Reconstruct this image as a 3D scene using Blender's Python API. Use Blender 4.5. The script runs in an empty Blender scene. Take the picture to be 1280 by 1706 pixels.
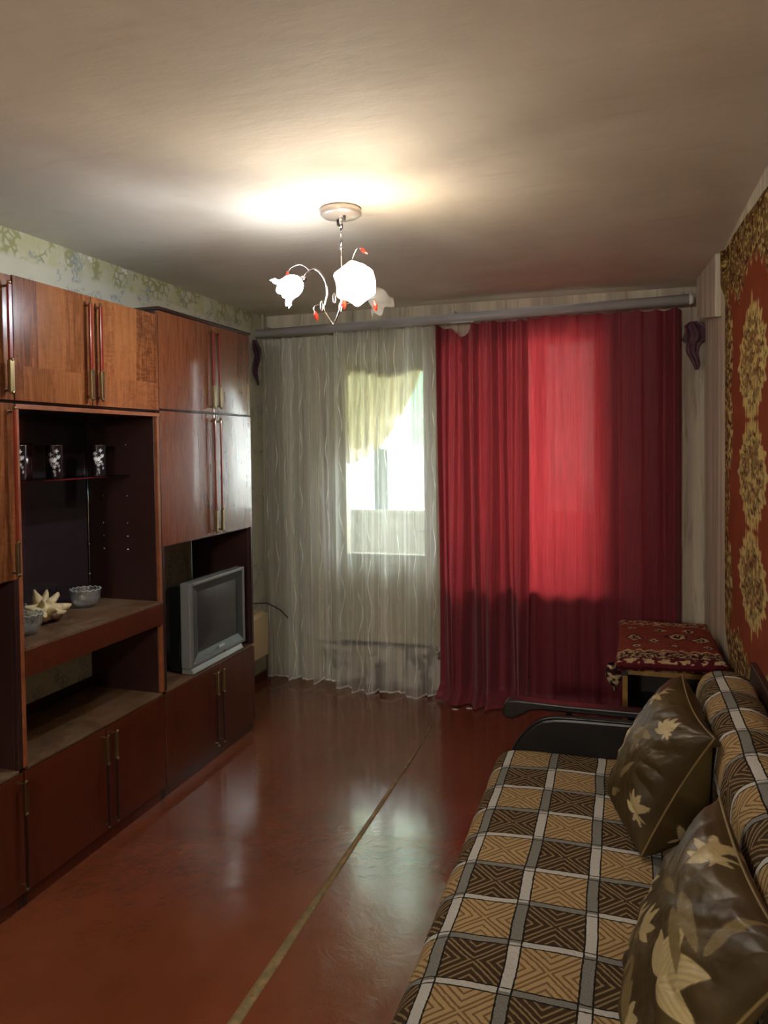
import bpy, bmesh, math, random
import numpy as np
from mathutils import Matrix, Vector

random.seed(7)
RNG = np.random.RandomState(11)
SC = bpy.context.scene
COL = SC.collection

# ------------------------------------------------------------------ camera, world, light, exposure
def look_basis(yaw, pitch, roll):
    cy, sy = math.cos(yaw), math.sin(yaw)
    F = Vector((-sy*math.cos(pitch), cy*math.cos(pitch), -math.sin(pitch)))
    R0 = Vector((cy, sy, 0)); U0 = R0.cross(F)
    R = R0*math.cos(roll) - U0*math.sin(roll)
    U = U0*math.cos(roll) + R0*math.sin(roll)
    return R, U, F
cam_d = bpy.data.cameras.new('camera'); cam = bpy.data.objects.new('camera', cam_d); COL.objects.link(cam)
R_, U_, F_ = look_basis(math.radians(17.607), math.radians(1.6), math.radians(0.694))
M = Matrix((R_, U_, -F_)).transposed().to_4x4(); M.translation = Vector((0, 0, 1.61))
cam.matrix_world = M
cam_d.sensor_fit = 'VERTICAL'; cam_d.sensor_height = 36.0
cam_d.lens = 1255.0/1706.0*36.0
cam_d.shift_y = -75.0/1706.0
cam_d.clip_start = 0.03
SC.camera = cam

SC.view_settings.view_transform = 'Standard'
SC.view_settings.look = 'None'
SC.view_settings.exposure = 1.52
SC.view_settings.gamma = 1.0
SC.view_settings.use_curve_mapping = False
world = bpy.data.worlds.new('overcast_sky'); SC.world = world; world.use_nodes = True
wb = world.node_tree.nodes['Background']
wb.inputs[0].default_value = (0.97, 0.99, 1.0, 1); wb.inputs[1].default_value = 8.5

def portal(x0, x1, z0, z1, y):
    d = bpy.data.lights.new('window_portal', 'AREA'); d.shape = 'RECTANGLE'; d.size = x1-x0; d.size_y = z1-z0
    d.cycles.is_portal = True
    o = bpy.data.objects.new('window_portal', d); COL.objects.link(o)
    o.location = ((x0+x1)/2, y, (z0+z1)/2); o.rotation_euler = (-math.pi/2, 0, 0)   # faces -y, into the balcony
portal(-3.2, 1.0, 1.08, 2.42, 5.97)

WARM = dict(power=10.5, color=(1.0, 0.87, 0.69))
HALL_FILL = 21.0      # strength of the unseen fill lamp added in the hall
COOL = dict(power=9.5, color=(0.74, 0.86, 1.0))

# ------------------------------------------------------------------ helpers
def srgb(h):
    h = h.lstrip('#'); out = []
    for i in (0, 2, 4):
        c = int(h[i:i+2], 16)/255
        out.append(c/12.92 if c <= 0.04045 else ((c+0.055)/1.055)**2.4)
    return tuple(out)
def A4(c): return (c[0], c[1], c[2], 1.0)

class NT:
    """small node-tree writer"""
    def __init__(s, name):
        s.mat = bpy.data.materials.new(name); s.mat.use_nodes = True
        s.t = s.mat.node_tree; s.n = s.t.nodes; s.l = s.t.links
        s.n.clear(); s.out = s.n.new('ShaderNodeOutputMaterial')
    def _in(s, sock, v):
        if isinstance(v, bpy.types.NodeSocket): s.l.new(v, sock)
        elif isinstance(v, (tuple, list)):
            sock.default_value = tuple(v) if len(v) == len(sock.default_value) else A4(v)
        else: sock.default_value = v
    def node(s, typ, ins=None, **props):
        n = s.n.new(typ)
        for k, v in props.items(): setattr(n, k, v)
        for k, v in (ins or {}).items(): s._in(n.inputs[k], v)
        return n
    def m(s, op, a, b=0.0, c=None):
        n = s.n.new('ShaderNodeMath'); n.operation = op
        s._in(n.inputs[0], a); s._in(n.inputs[1], b)
        if c is not None: s._in(n.inputs[2], c)
        return n.outputs[0]
    def mix(s, f, a, b):
        n = s.n.new('ShaderNodeMix'); n.data_type = 'RGBA'
        s._in(n.inputs[0], f); s._in(n.inputs[6], A4(a) if isinstance(a, tuple) else a); s._in(n.inputs[7], A4(b) if isinstance(b, tuple) else b)
        return n.outputs[2]
    def mul(s, f, a, b):
        n = s.n.new('ShaderNodeMix'); n.data_type = 'RGBA'; n.blend_type = 'MULTIPLY'
        s._in(n.inputs[0], f); s._in(n.inputs[6], A4(a) if isinstance(a, tuple) else a); s._in(n.inputs[7], A4(b) if isinstance(b, tuple) else b)
        return n.outputs[2]
    def pos(s): return s.node('ShaderNodeNewGeometry').outputs['Position']
    def objc(s): return s.node('ShaderNodeTexCoord').outputs['Object']
    def uv(s): return s.node('ShaderNodeUVMap').outputs[0]
    def sep(s, v):
        n = s.node('ShaderNodeSeparateXYZ', {0: v}); return n.outputs[0], n.outputs[1], n.outputs[2]
    def comb(s, x, y, z): return s.node('ShaderNodeCombineXYZ', {0: x, 1: y, 2: z}).outputs[0]
    def scale(s, v, k):
        n = s.node('ShaderNodeVectorMath', {0: v, 1: k}, operation='MULTIPLY'); return n.outputs[0]
    def noise(s, v, scale=5, detail=4, rough=.5, dist=0):
        n = s.node('ShaderNodeTexNoise', {'Scale': scale, 'Detail': detail, 'Roughness': rough, 'Distortion': dist})
        if v is not None: s.l.new(v, n.inputs['Vector'])
        return n.outputs[0]
    def white(s, w):
        n = s.node('ShaderNodeTexWhiteNoise', noise_dimensions='1D'); s._in(n.inputs['W'], w); return n.outputs[0]
    def vor(s, v, scale, feature='F1', out=0, rnd=1.0):
        n = s.node('ShaderNodeTexVoronoi', {'Scale': scale, 'Randomness': rnd}, feature=feature)
        s.l.new(v, n.inputs['Vector']); return n.outputs[out]
    def ramp(s, f, a, b):   # smooth step a..b
        n = s.node('ShaderNodeMapRange', {0: f, 1: a, 2: b, 3: 0.0, 4: 1.0}, interpolation_type='SMOOTHSTEP'); return n.outputs[0]
    def bump(s, h, strength=.2, dist=.01):
        return s.node('ShaderNodeBump', {'Strength': strength, 'Distance': dist, 'Height': h}).outputs[0]
    def attr(s, name='Col'): return s.node('ShaderNodeAttribute', attribute_name=name).outputs['Color']
    def pbr(s, base, rough=.5, metal=0.0, spec=.5, normal=None, **kw):
        n = s.node('ShaderNodeBsdfPrincipled')
        s._in(n.inputs['Base Color'], A4(base) if isinstance(base, tuple) else base)
        s._in(n.inputs['Roughness'], rough); s._in(n.inputs['Metallic'], metal); s._in(n.inputs['Specular IOR Level'], spec)
        if normal is not None: s._in(n.inputs['Normal'], normal)
        for k, v in kw.items(): s._in(n.inputs[k.replace('_', ' ')], v)
        return n.outputs[0]
    def mixs(s, f, a, b):
        n = s.n.new('ShaderNodeMixShader'); s._in(n.inputs[0], f); s.l.new(a, n.inputs[1]); s.l.new(b, n.inputs[2]); return n.outputs[0]
    def adds(s, a, b):
        n = s.n.new('ShaderNodeAddShader'); s.l.new(a, n.inputs[0]); s.l.new(b, n.inputs[1]); return n.outputs[0]
    def done(s, sh): s.l.new(sh, s.out.inputs[0]); return s.mat

WL = {}     # world location of every object, for children
class G:
    def __init__(s): s.v = []; s.f = []; s.mi = []; s.uvs = []; s.cols = []
    def box(s, x0, x1, y0, y1, z0, z1, m=0):
        b = len(s.v)
        s.v += [(x0,y0,z0),(x1,y0,z0),(x1,y1,z0),(x0,y1,z0),(x0,y0,z1),(x1,y0,z1),(x1,y1,z1),(x0,y1,z1)]
        for f in ((0,3,2,1),(4,5,6,7),(0,1,5,4),(1,2,6,5),(2,3,7,6),(3,0,4,7)):
            s.f.append(tuple(b+i for i in f)); s.mi.append(m)
        return s
    def hexa(s, pts, m=0):      # eight corners, same order as box
        b = len(s.v); s.v += [tuple(p) for p in pts]
        for f in ((0,3,2,1),(4,5,6,7),(0,1,5,4),(1,2,6,5),(2,3,7,6),(3,0,4,7)):
            s.f.append(tuple(b+i for i in f)); s.mi.append(m)
        return s
    def prism(s, poly, axis, a0, a1, m=0):   # poly: 2D points in the plane of the other two axes
        b = len(s.v); n = len(poly)
        def mk(p, a):
            q = [p[0], p[1]]; q.insert(axis, a); return tuple(q)
        for a in (a0, a1): s.v += [mk(p, a) for p in poly]
        s.f.append(tuple(b+i for i in range(n))[::-1]); s.mi.append(m)
        s.f.append(tuple(b+n+i for i in range(n))); s.mi.append(m)
        for i in range(n):
            j = (i+1) % n; s.f.append((b+i, b+j, b+n+j, b+n+i)); s.mi.append(m)
        return s
    def grid(s, P, uv=None, col=None, wrapu=False, m=0):
        P = np.asarray(P, float); nu, nv = P.shape[:2]; b = len(s.v)
        s.v += [tuple(p) for p in P.reshape(-1, 3)]
        if uv is not None:
            s.uvs += [(0,0)]*(b-len(s.uvs)); s.uvs += [tuple(p) for p in np.asarray(uv).reshape(-1, 2)]
        if col is not None:
            s.cols += [(0,0,0)]*(b-len(s.cols)); s.cols += [tuple(p) for p in np.asarray(col).reshape(-1, 3)]
        for i in range(nu if wrapu else nu-1):
            i2 = (i+1) % nu
            for j in range(nv-1):
                s.f.append((b+i*nv+j, b+i2*nv+j, b+i2*nv+j+1, b+i*nv+j+1)); s.mi.append(m)
        return s
    def tube(s, path, r, n=10, m=0, cap=True):
        path = [Vector(p) for p in path]; k = len(path)
        rr = r if isinstance(r, (list, tuple)) else [r]*k
        b = len(s.v); prev = None
        for i, p in enumerate(path):
            t = (path[min(i+1, k-1)]-path[max(i-1, 0)]).normalized()
            if prev is None:
                a = Vector((0,0,1)) if abs(t.z) < .9 else Vector((1,0,0)); u = t.cross(a).normalized()
            else: u = (prev - t*prev.dot(t)).normalized()
            prev = u; w = t.cross(u)
            for q in range(n):
                th = 2*math.pi*q/n; s.v.append(tuple(p+(u*math.cos(th)+w*math.sin(th))*rr[i]))
        for i in range(k-1):
            for q in range(n):
                q2 = (q+1) % n; s.f.append((b+i*n+q, b+i*n+q2, b+(i+1)*n+q2, b+(i+1)*n+q)); s.mi.append(m)
        if cap:
            s.f.append(tuple(b+q for q in range(n))[::-1]); s.mi.append(m)
            s.f.append(tuple(b+(k-1)*n+q for q in range(n))); s.mi.append(m)
        return s
    def lathe(s, prof, c=(0,0,0), axis=(0,0,1), n=24, m=0, mod=None):
        z = Vector(axis).normalized(); a = Vector((1,0,0)) if abs(z.x) < .9 else Vector((0,1,0))
        u = z.cross(a).normalized(); w = z.cross(u); c = Vector(c); b = len(s.v); k = len(prof)
        for i, (r, h) in enumerate(prof):
            for q in range(n):
                th = 2*math.pi*q/n; r2, h2 = mod(r, h, th, i/(k-1)) if mod else (r, h)
                s.v.append(tuple(c+z*h2+(u*math.cos(th)+w*math.sin(th))*r2))
        for i in range(k-1):
            for q in range(n):
                q2 = (q+1) % n; s.f.append((b+i*n+q, b+i*n+q2, b+(i+1)*n+q2, b+(i+1)*n+q)); s.mi.append(m)
        return s
    def ball(s, c, r, n=12, m=0, sc=(1,1,1)):
        pr = [(max(1e-5, r*math.sin(math.pi*i/8)), -r*math.cos(math.pi*i/8)) for i in range(9)]
        b = len(s.v); s.lathe(pr, (0,0,0), n=n, m=m)
        s.v[b:] = [(c[0]+p[0]*sc[0], c[1]+p[1]*sc[1], c[2]+p[2]*sc[2]) for p in s.v[b:]]
        return s

def obj(name, g, mats, parent=None, smooth=False, bev=0, solid=0, weld=False):
    vs = np.array(g.v, float); lo, hi = vs.min(0), vs.max(0)
    org = np.array([(lo[0]+hi[0])/2, (lo[1]+hi[1])/2, lo[2]])
    me = bpy.data.meshes.new(name)
    me.from_pydata([tuple(p) for p in vs-org], [], g.f)
    if not isinstance(mats, (list, tuple)): mats = [mats]
    for mt in mats: me.materials.append(mt)
    if len(mats) > 1: me.polygons.foreach_set('material_index', np.array(g.mi, dtype=np.int32))
    if g.uvs:
        u = np.array(g.uvs + [(0,0)]*(len(g.v)-len(g.uvs)), np.float32); lay = me.uv_layers.new(name='UVMap')
        idx = np.empty(len(me.loops), np.int32); me.loops.foreach_get('vertex_index', idx)
        lay.data.foreach_set('uv', u[idx].ravel())
    if g.cols:
        c = np.array(g.cols + [(0,0,0)]*(len(g.v)-len(g.cols)), np.float32); c = np.hstack([c, np.ones((len(c),1), np.float32)])
        a = me.color_attributes.new('Col', 'FLOAT_COLOR', 'POINT'); a.data.foreach_set('color', c.ravel())
    if smooth: me.polygons.foreach_set('use_smooth', np.ones(len(me.polygons), bool))
    me.update()
    o = bpy.data.objects.new(name, me); COL.objects.link(o)
    base = WL.get(parent.name, np.zeros(3)) if parent else np.zeros(3)
    o.location = tuple(org-base); WL[o.name] = org
    if parent: o.parent = parent
    if solid:
        md = o.modifiers.new('solid', 'SOLIDIFY'); md.thickness = solid; md.offset = 0
    if bev:
        md = o.modifiers.new('bevel', 'BEVEL'); md.width = bev; md.segments = 2; md.limit_method = 'ANGLE'; md.angle_limit = math.radians(40)
        md.harden_normals = False
    return o
def B(name, x0, x1, y0, y1, z0, z1, mats, parent=None, bev=.0015):
    return obj(name, G().box(x0, x1, y0, y1, z0, z1), mats, parent, bev=bev)
def thing(name, label, cat, loc, group=None):
    o = bpy.data.objects.new(name, None); COL.objects.link(o); o.location = loc; o.empty_display_size = .05
    WL[o.name] = np.array(loc, float); o['label'] = label; o['category'] = cat
    if group: o['group'] = group
    return o
def tag(o, label, cat, group=None):
    o['label'] = label; o['category'] = cat
    if group: o['group'] = group
    return o
def structure(o, label=None):
    o['kind'] = 'structure'
    if label: o['label'] = label
    return o
def dup(root, loc, label, group=None):
    r = root.copy(); COL.objects.link(r); r.location = loc; r['label'] = label
    if group: r['group'] = group
    WL[r.name] = np.array(loc, float)
    for ch in list(root.children):
        c = ch.copy(); COL.objects.link(c); c.parent = r
        for g in list(ch.children):
            d = g.copy(); COL.objects.link(d); d.parent = c
    return r

# value noise for patterns and folds
_T = RNG.rand(256, 256)
def vn(x, y, seed=0):
    x = np.asarray(x, float)+seed*17.31; y = np.asarray(y, float)+seed*9.77
    xi = np.floor(x).astype(int); yi = np.floor(y).astype(int); fx = x-xi; fy = y-yi
    fx = fx*fx*(3-2*fx); fy = fy*fy*(3-2*fy)
    t = lambda i, j: _T[i % 256, j % 256]
    return (t(xi,yi)*(1-fx)+t(xi+1,yi)*fx)*(1-fy)+(t(xi,yi+1)*(1-fx)+t(xi+1,yi+1)*fx)*fy
def fbm(x, y, seed=0, o=4):
    s = 0; a = .5; n = 0
    for k in range(o): s = s+a*vn(x*2**k, y*2**k, seed+k); n += a; a *= .5
    return s/n
def lerp(a, b, t): return a+(b-a)*t
def sst(x, a, b):
    t = np.clip((x-a)/(b-a), 0, 1); return t*t*(3-2*t)
def cmix(c, d, f): return c*(1-f[..., None])+np.array(d)*f[..., None]

# ------------------------------------------------------------------ materials
def simple(name, c, rough=.5, metal=0, spec=.5, bumps=None, var=0, vs=6, **kw):
    t = NT(name); base = srgb(c) if isinstance(c, str) else c; nrm = None; p = t.pos()
    if var:
        n = t.noise(p, vs, 5, .6); base = t.mix(t.ramp(n, .3, .7), tuple(x*(1-var) for x in base), tuple(min(1, x*(1+var)) for x in base))
    if bumps: nrm = t.bump(t.noise(p, bumps[0], 4, .6), bumps[1], bumps[2])
    return t.done(t.pbr(base, rough, metal, spec, nrm, **kw))

def wood(name, a, b, c, rough=.2, strip=7.0, coat=.4, dust=0, figure=.75):
    t = NT(name); x, y, z = t.sep(t.pos())
    h = t.m('ADD', t.m('ADD', y, t.m('MULTIPLY', x, .35)), t.m('MULTIPLY', t.noise(t.pos(), 1.2, 2), .06))
    row = t.m('FLOOR', t.m('MULTIPLY', z, 1.05))
    idx = t.m('FLOOR', t.m('MULTIPLY', t.m('ADD', h, t.m('MULTIPLY', row, .37)), strip))
    w1 = t.white(t.m('ADD', idx, t.m('MULTIPLY', row, 13.7))); w2 = t.white(t.m('ADD', idx, 91.3))
    cc = t.comb(t.m('MULTIPLY', x, 14), t.m('ADD', t.m('MULTIPLY', y, 22), t.m('MULTIPLY', w1, 30)), t.m('MULTIPLY', z, 2.2))
    grain = t.noise(cc, 2.5, 7, .62, 1.1)
    # rippled cross figure of quarter-sawn veneer
    cf = t.comb(t.m('MULTIPLY', x, 9), t.m('ADD', t.m('MULTIPLY', y, 9), t.m('MULTIPLY', w2, 19)), t.m('MULTIPLY', z, 30))
    fig = t.ramp(t.noise(cf, 1.0, 3, .5, 2.2), .42, .64)
    fine = t.noise(t.comb(t.m('MULTIPLY', x, 50), t.m('MULTIPLY', y, 170), t.m('MULTIPLY', z, 7)), 2, 3, .6)
    base = t.mix(t.ramp(grain, .3, .72), srgb(a), srgb(b))
    base = t.mix(t.m('MULTIPLY', w1, .6), base, srgb(c))
    base = t.mix(t.m('MULTIPLY', fig, t.m('MULTIPLY', w2, figure)), base, srgb(a))
    base = t.mul(.3, base, t.mix(fine, (.55,.5,.46), (1,1,1)))
    r = rough
    if dust:
        d = t.ramp(t.noise(t.pos(), 7, 6, .7, .6), .35, .75)
        base = t.mix(t.m('MULTIPLY', d, dust), base, srgb('#7d6a4c')); r = t.m('ADD', rough, t.m('MULTIPLY', d, .3))
    nrm = t.bump(t.noise(t.pos(), 5, 1), .02, .01)
    return t.done(t.pbr(base, r, 0, .5, nrm, Coat_Weight=coat, Coat_Roughness=.07))

M_wood = wood('veneer_lacquered', '#4e2815', '#86512f', '#945f36')
M_wood_red = wood('veneer_lacquered_reddish', '#582b17', '#7a4428', '#7f4a28', strip=4.0, coat=.5, figure=.1, rough=.26)
M_wood_low = wood('veneer_low_shaded', '#3c180b', '#582815', '#4c2010', strip=4.0, rough=.3, coat=.25, figure=.2)  # darker veneer tones carry the light falloff towards the low doors
M_shelf = wood('veneer_worn_top', '#3a2415', '#6a4a2c', '#5a3b22', rough=.5, coat=0, dust=.35)
M_inside = simple('dark_cabinet_lining', '#2c1a18', .28, var=.15, vs=3)
M_back = simple('polished_dark_back_panel', '#2a2124', .12, spec=.6)
M_edge = simple('cabinet_edge_banding', '#7a4426', .4, var=.2, vs=20)
M_barred = simple('handle_red_brown_bar', '#6e2414', .25, Coat_Weight=.5)
M_brass = simple('aged_brass', '#8a7a58', .32, 1.0)
M_bardark = simple('handle_dark_bar', '#210d0a', .3)
M_steel = simple('chrome', '#c8c8cc', .15, 1.0)
M_white = simple('white_enamel', '#d8d4cc', .35)
M_black = simple('black_leatherette', '#0d0d10', .32, bumps=(220, .15, .002))
M_blackwood = simple('black_lacquered_wood', '#0a0708', .36)
M_brownwood = simple('sofa_dark_brown_wood', '#2d1a12', .4, var=.2)

def m_ceiling():
    t = NT('ceiling_plaster'); p = t.pos()
    n = t.noise(p, 1.3, 5, .6, .5); s = t.noise(t.scale(p, (1.2, 5, 1)), 3.0, 6, .65, .3)
    base = t.mix(t.ramp(n, .3, .7), srgb('#c3baab'), srgb('#d2cabc'))
    base = t.mix(t.m('MULTIPLY', t.ramp(s, .55, .75), .3), base, srgb('#ad9c86'))
    h = t.m('ADD', t.noise(t.scale(p, (1, 2.5, 1)), 4, 7, .6), t.m('MULTIPLY', t.noise(p, 26, 4, .7), .15))
    return t.done(t.pbr(base, .75, 0, .25, t.bump(h, .16, .02)))
def m_leftpaper():
    t = NT('wallpaper_cream_flowers'); x, y, z = t.sep(t.pos()); yz = t.comb(0.0, y, z)
    n = t.noise(yz, 5, 5, .6)
    base = t.mix(n, srgb('#b5b3a0'), srgb('#c6c4b2'))
    band = t.ramp(z, 2.395, 2.43)
    base = t.mix(t.m('MULTIPLY', band, t.ramp(t.noise(yz, 9, 3), .35, .6)), base, srgb('#b4b08c'))
    # hexagon blossoms in the border
    d = t.vor(yz, 24, 'DISTANCE_TO_EDGE', 0, .8); cl = t.ramp(t.noise(yz, 7, 2), .5, .56)
    base = t.mix(t.m('MULTIPLY', t.m('MULTIPLY', t.m('SUBTRACT', 1.0, t.ramp(d, .07, .16)), cl), t.m('MULTIPLY', band, .8)), base, srgb('#8c8a5e'))
    # blue-green sprigs under it
    sp = t.m('MULTIPLY', t.ramp(t.noise(yz, 6, 2, .5, 1.0), .52, .6), t.ramp(t.noise(yz, 26, 4, .6, 2.5), .46, .56))
    base = t.mix(t.m('MULTIPLY', sp, .7), base, srgb('#7d8690'))
    return t.done(t.pbr(base, .7, 0, .3, t.bump(t.noise(yz, 40, 3), .1, .004)))
def m_streakpaper():
    t = NT('wallpaper_grey_streaks'); x, y, z = t.sep(t.pos())
    v = t.comb(t.m('MULTIPLY', x, 34), t.m('MULTIPLY', y, 34), t.m('MULTIPLY', z, 2.4)); n = t.noise(v, 1, 5, .6, .4)
    v2 = t.comb(t.m('MULTIPLY', x, 12), t.m('MULTIPLY', y, 12), t.m('MULTIPLY', z, .5)); n2 = t.noise(v2, 1, 3)
    base = t.mix(t.ramp(n2, .35, .65), srgb('#a79e90'), srgb('#c4bca8'))
    base = t.mix(t.m('MULTIPLY', t.ramp(n, .52, .72), .6), base, srgb('#6f675f'))
    base = t.mix(t.m('MULTIPLY', t.ramp(t.noise(v, 1.7, 2), .66, .72), .3), base, srgb('#a56c58'))
    # bare crumbling plaster by the floor under the balcony door
    low = t.m('MULTIPLY', t.m('SUBTRACT', 1.0, t.ramp(z, .26, .30)), t.ramp(t.noise(t.pos(), 6, 6, .6, .8), .38, .46))
    low = t.m('MULTIPLY', low, t.ramp(x, -2.05, -1.9))
    base = t.mix(low, base, t.mix(t.ramp(t.noise(t.pos(), 11, 3), .45, .52), srgb('#57524b'), srgb('#cbc4b8')))
    return t.done(t.pbr(base, .8, 0, .2, t.bump(n, .15, .004)))
def m_floor():
    t = NT('floor_brown_red_paint'); p = t.pos(); x, y, z = t.sep(p)
    n = t.noise(p, 1.5, 4, .6)
    base = t.mix(t.ramp(n, .3, .7), srgb('#65341f'), srgb('#763f28'))
    scr = t.ramp(t.noise(t.scale(p, (1, 3, 1)), 40, 4, .7), .74, .8)
    base = t.mix(t.m('MULTIPLY', scr, .25), base, srgb('#a5724e'))
    big = t.noise(p, 3.2, 3, .55, .6); cr = t.noise(p, 11, 5, .65, 1.6); sm = t.noise(p, 70, 3, .6)
    h = t.m('ADD', t.m('ADD', t.m('MULTIPLY', big, 1.0), t.m('MULTIPLY', cr, .8)), t.m('MULTIPLY', sm, .02))
    r = t.m('ADD', .12, t.m('MULTIPLY', t.noise(p, 8, 4, .6), .12))
    return t.done(t.pbr(base, r, 0, .5, t.bump(h, .16, .02), Coat_Weight=.7, Coat_Roughness=.11, Coat_IOR=1.6))
def m_seam():
    t = NT('seam_strip_worn'); n = t.noise(t.pos(), 18, 6, .7)
    base = t.mix(t.ramp(n, .4, .62), srgb('#6b5f3c'), srgb('#8b6f4a'))
    base = t.mix(t.ramp(t.noise(t.pos(), 60, 4, .7), .6, .68), base, srgb('#6b2f1c'))
    return t.done(t.pbr(base, .55, 0, .4, t.bump(n, .4, .004)))
def m_cloth_attr(name, rough=.95, sheen=.3, bumpscale=320, bs=.5, bd=.003, spec=.2, **kw):
    t = NT(name); p = t.pos()
    base = t.mul(.6, t.attr(), t.mix(t.noise(p, bumpscale, 2), (.55,.55,.55), (1.3,1.3,1.3)))
    return t.done(t.pbr(base, rough, 0, spec, t.bump(t.noise(p, bumpscale, 3, .6), bs, bd), Sheen_Weight=sheen, **kw))
def m_blanket():
    t = NT('plaid_blanket'); u, v, _ = t.sep(t.uv()); PU, PV = .166, .163
    wob = t.m('MULTIPLY', t.m('SUBTRACT', t.noise(t.uv(), 3.0, 2), .5), .02); wo2 = t.m('MULTIPLY', t.m('SUBTRACT', t.noise(t.uv(), 90, 2), .5), .004)
    cu = t.m('DIVIDE', t.m('ADD', t.m('ADD', u, wob), wo2), PU); cv = t.m('DIVIDE', t.m('ADD', t.m('ADD', v, wob), wo2), PV)
    iu, iv = t.m('FLOOR', cu), t.m('FLOOR', cv); fu, fv = t.m('FRACT', cu), t.m('FRACT', cv)
    a = t.m('MULTIPLY', t.m('MINIMUM', fu, t.m('SUBTRACT', 1.0, fu)), PU); b = t.m('MULTIPLY', t.m('MINIMUM', fv, t.m('SUBTRACT', 1.0, fv)), PV)
    s = t.m('ABSOLUTE', t.m('SUBTRACT', t.m('ABSOLUTE', t.m('SUBTRACT', fu, .5)), t.m('ABSOLUTE', t.m('SUBTRACT', fv, .5))))
    st = t.m('FRACT', t.m('ADD', t.m('MULTIPLY', s, 7.5), .15)); line = t.m('SUBTRACT', 1.0, t.ramp(t.m('ABSOLUTE', t.m('SUBTRACT', st, .5)), .10, .22))
    par = t.m('FLOORED_MODULO', t.m('ADD', iu, iv), 2.0)
    tan = t.mix(line, srgb('#a08762'), srgb('#6f583c')); brn = t.mix(line, srgb('#3c2d20'), srgb('#7d6b4d'))
    cell = t.mix(par, brn, tan)
    mott = t.noise(t.uv(), 420, 2); g1 = t.mix(mott, srgb('#9c9a97'), srgb('#c0bebb')); g2 = t.mix(mott, srgb('#403e3b'), srgb('#93918d'))
    pc = t.m('FLOORED_MODULO', t.m('ADD', t.m('ROUND', cu), iv), 2.0); pr = t.m('FLOORED_MODULO', t.m('ADD', iu, t.m('ROUND', cv)), 2.0)
    black = srgb('#1d1a17')
    lt = lambda x, k: t.m('LESS_THAN', x, k)
    c = t.mix(lt(b, .0125), cell, black); c = t.mix(lt(b, .0085), c, t.mix(pr, g1, g2))
    colm = lt(a, .0165); c2 = t.mix(lt(a, .0125), black, t.mix(pc, g2, g1))
    c2 = t.mix(t.m('MULTIPLY', t.m('GREATER_THAN', b, .0085), lt(b, .012)), c2, black)
    c = t.mix(colm, c, c2)
    h = t.m('ADD', t.noise(t.uv(), 500, 3, .6), t.m('MULTIPLY', line, -.6))
    c = t.mul(.5, c, t.mix(t.noise(t.uv(), 260, 2), (.5,.5,.5), (1.25,1.25,1.25)))
    return t.done(t.pbr(c, 1.0, 0, .1, t.bump(h, .5, .003)))
def m_tulle():
    t = NT('tulle_with_wavy_threads'); u, v, _ = t.sep(t.uv()); per = .12
    k = t.m('FLOOR', t.m('DIVIDE', u, per)); ph = t.m('MULTIPLY', t.white(k), 6.28)
    wave = t.m('MULTIPLY', t.m('SINE', t.m('ADD', t.m('MULTIPLY', v, 17.0), ph)), .016)
    d = t.m('ABSOLUTE', t.m('SUBTRACT', t.m('SUBTRACT', u, t.m('MULTIPLY', t.m('ADD', k, .5), per)), wave))
    th = t.m('MULTIPLY', t.m('SUBTRACT', 1.0, t.ramp(d, .0025, .0055)), t.ramp(t.noise(t.comb(t.m('MULTIPLY', u, 20), t.m('MULTIPLY', v, 5), 0.0), 1, 2), .38, .6))
    fine = t.m('MULTIPLY', t.ramp(t.noise(t.comb(t.m('MULTIPLY', u, 60), v, 0.0), 1, 3), .5, .8), .16)
    lay = t.m('MULTIPLY', t.ramp(t.noise(t.comb(t.m('MULTIPLY', u, 13), t.m('MULTIPLY', v, .35), 0.0), 1, 3, .7), .48, .68), .30)
    op = t.m('ADD', t.m('ADD', t.m('ADD', .33, lay), fine), t.m('MULTIPLY', th, .6))
    hem = t.m('LESS_THAN', v, .012); op = t.m('MAXIMUM', op, t.m('MULTIPLY', hem, .9))
    col = srgb('#e8ecea')
    cl = t.mixs(.5, t.node('ShaderNodeBsdfDiffuse', {0: A4(col)}).outputs[0], t.node('ShaderNodeBsdfTranslucent', {0: A4(col)}).outputs[0])
    return t.done(t.mixs(op, t.node('ShaderNodeBsdfTransparent', {0: (1,1,1,1)}).outputs[0], cl))
def m_sheer(name, c, op):
    t = NT(name); u, v, _ = t.sep(t.uv()); col = srgb(c)
    o = t.m('ADD', op, t.m('MULTIPLY', t.noise(t.comb(t.m('MULTIPLY', u, 50), v, 0.0), 1, 3), .2))
    cl = t.mixs(.6, t.node('ShaderNodeBsdfDiffuse', {0: A4(col)}).outputs[0], t.node('ShaderNodeBsdfTranslucent', {0: A4(col)}).outputs[0])
    return t.done(t.mixs(o, t.node('ShaderNodeBsdfTransparent', {0: A4(tuple(.6+.4*x for x in col))}).outputs[0], cl))
def m_redcurtain(name, trans, see):
    t = NT(name); u, v, _ = t.sep(t.uv())
    n = t.noise(t.comb(t.m('MULTIPLY', u, 130), t.m('MULTIPLY', v, 3), 0.0), 1, 4, .6); w = t.noise(t.comb(t.m('MULTIPLY', u, 400), t.m('MULTIPLY', v, 400), 0.0), 1, 1)
    c = t.mix(t.ramp(n, .3, .7), srgb('#6f2834'), srgb('#80303c')); tc = t.mix(t.ramp(n, .3, .7), srgb('#9a2a32'), srgb('#b43638'))
    nrm = t.bump(t.m('ADD', n, t.m('MULTIPLY', w, .4)), .25, .003)
    front = t.pbr(c, .55, 0, .3, nrm, Sheen_Weight=.15)
    tr = t.node('ShaderNodeBsdfTranslucent', {0: tc}).outputs[0]
    sh = t.mixs(trans, front, tr)
    return t.done(t.mixs(see, sh, t.node('ShaderNodeBsdfTransparent', {0: (1,.6,.55,1)}).outputs[0]))
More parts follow.
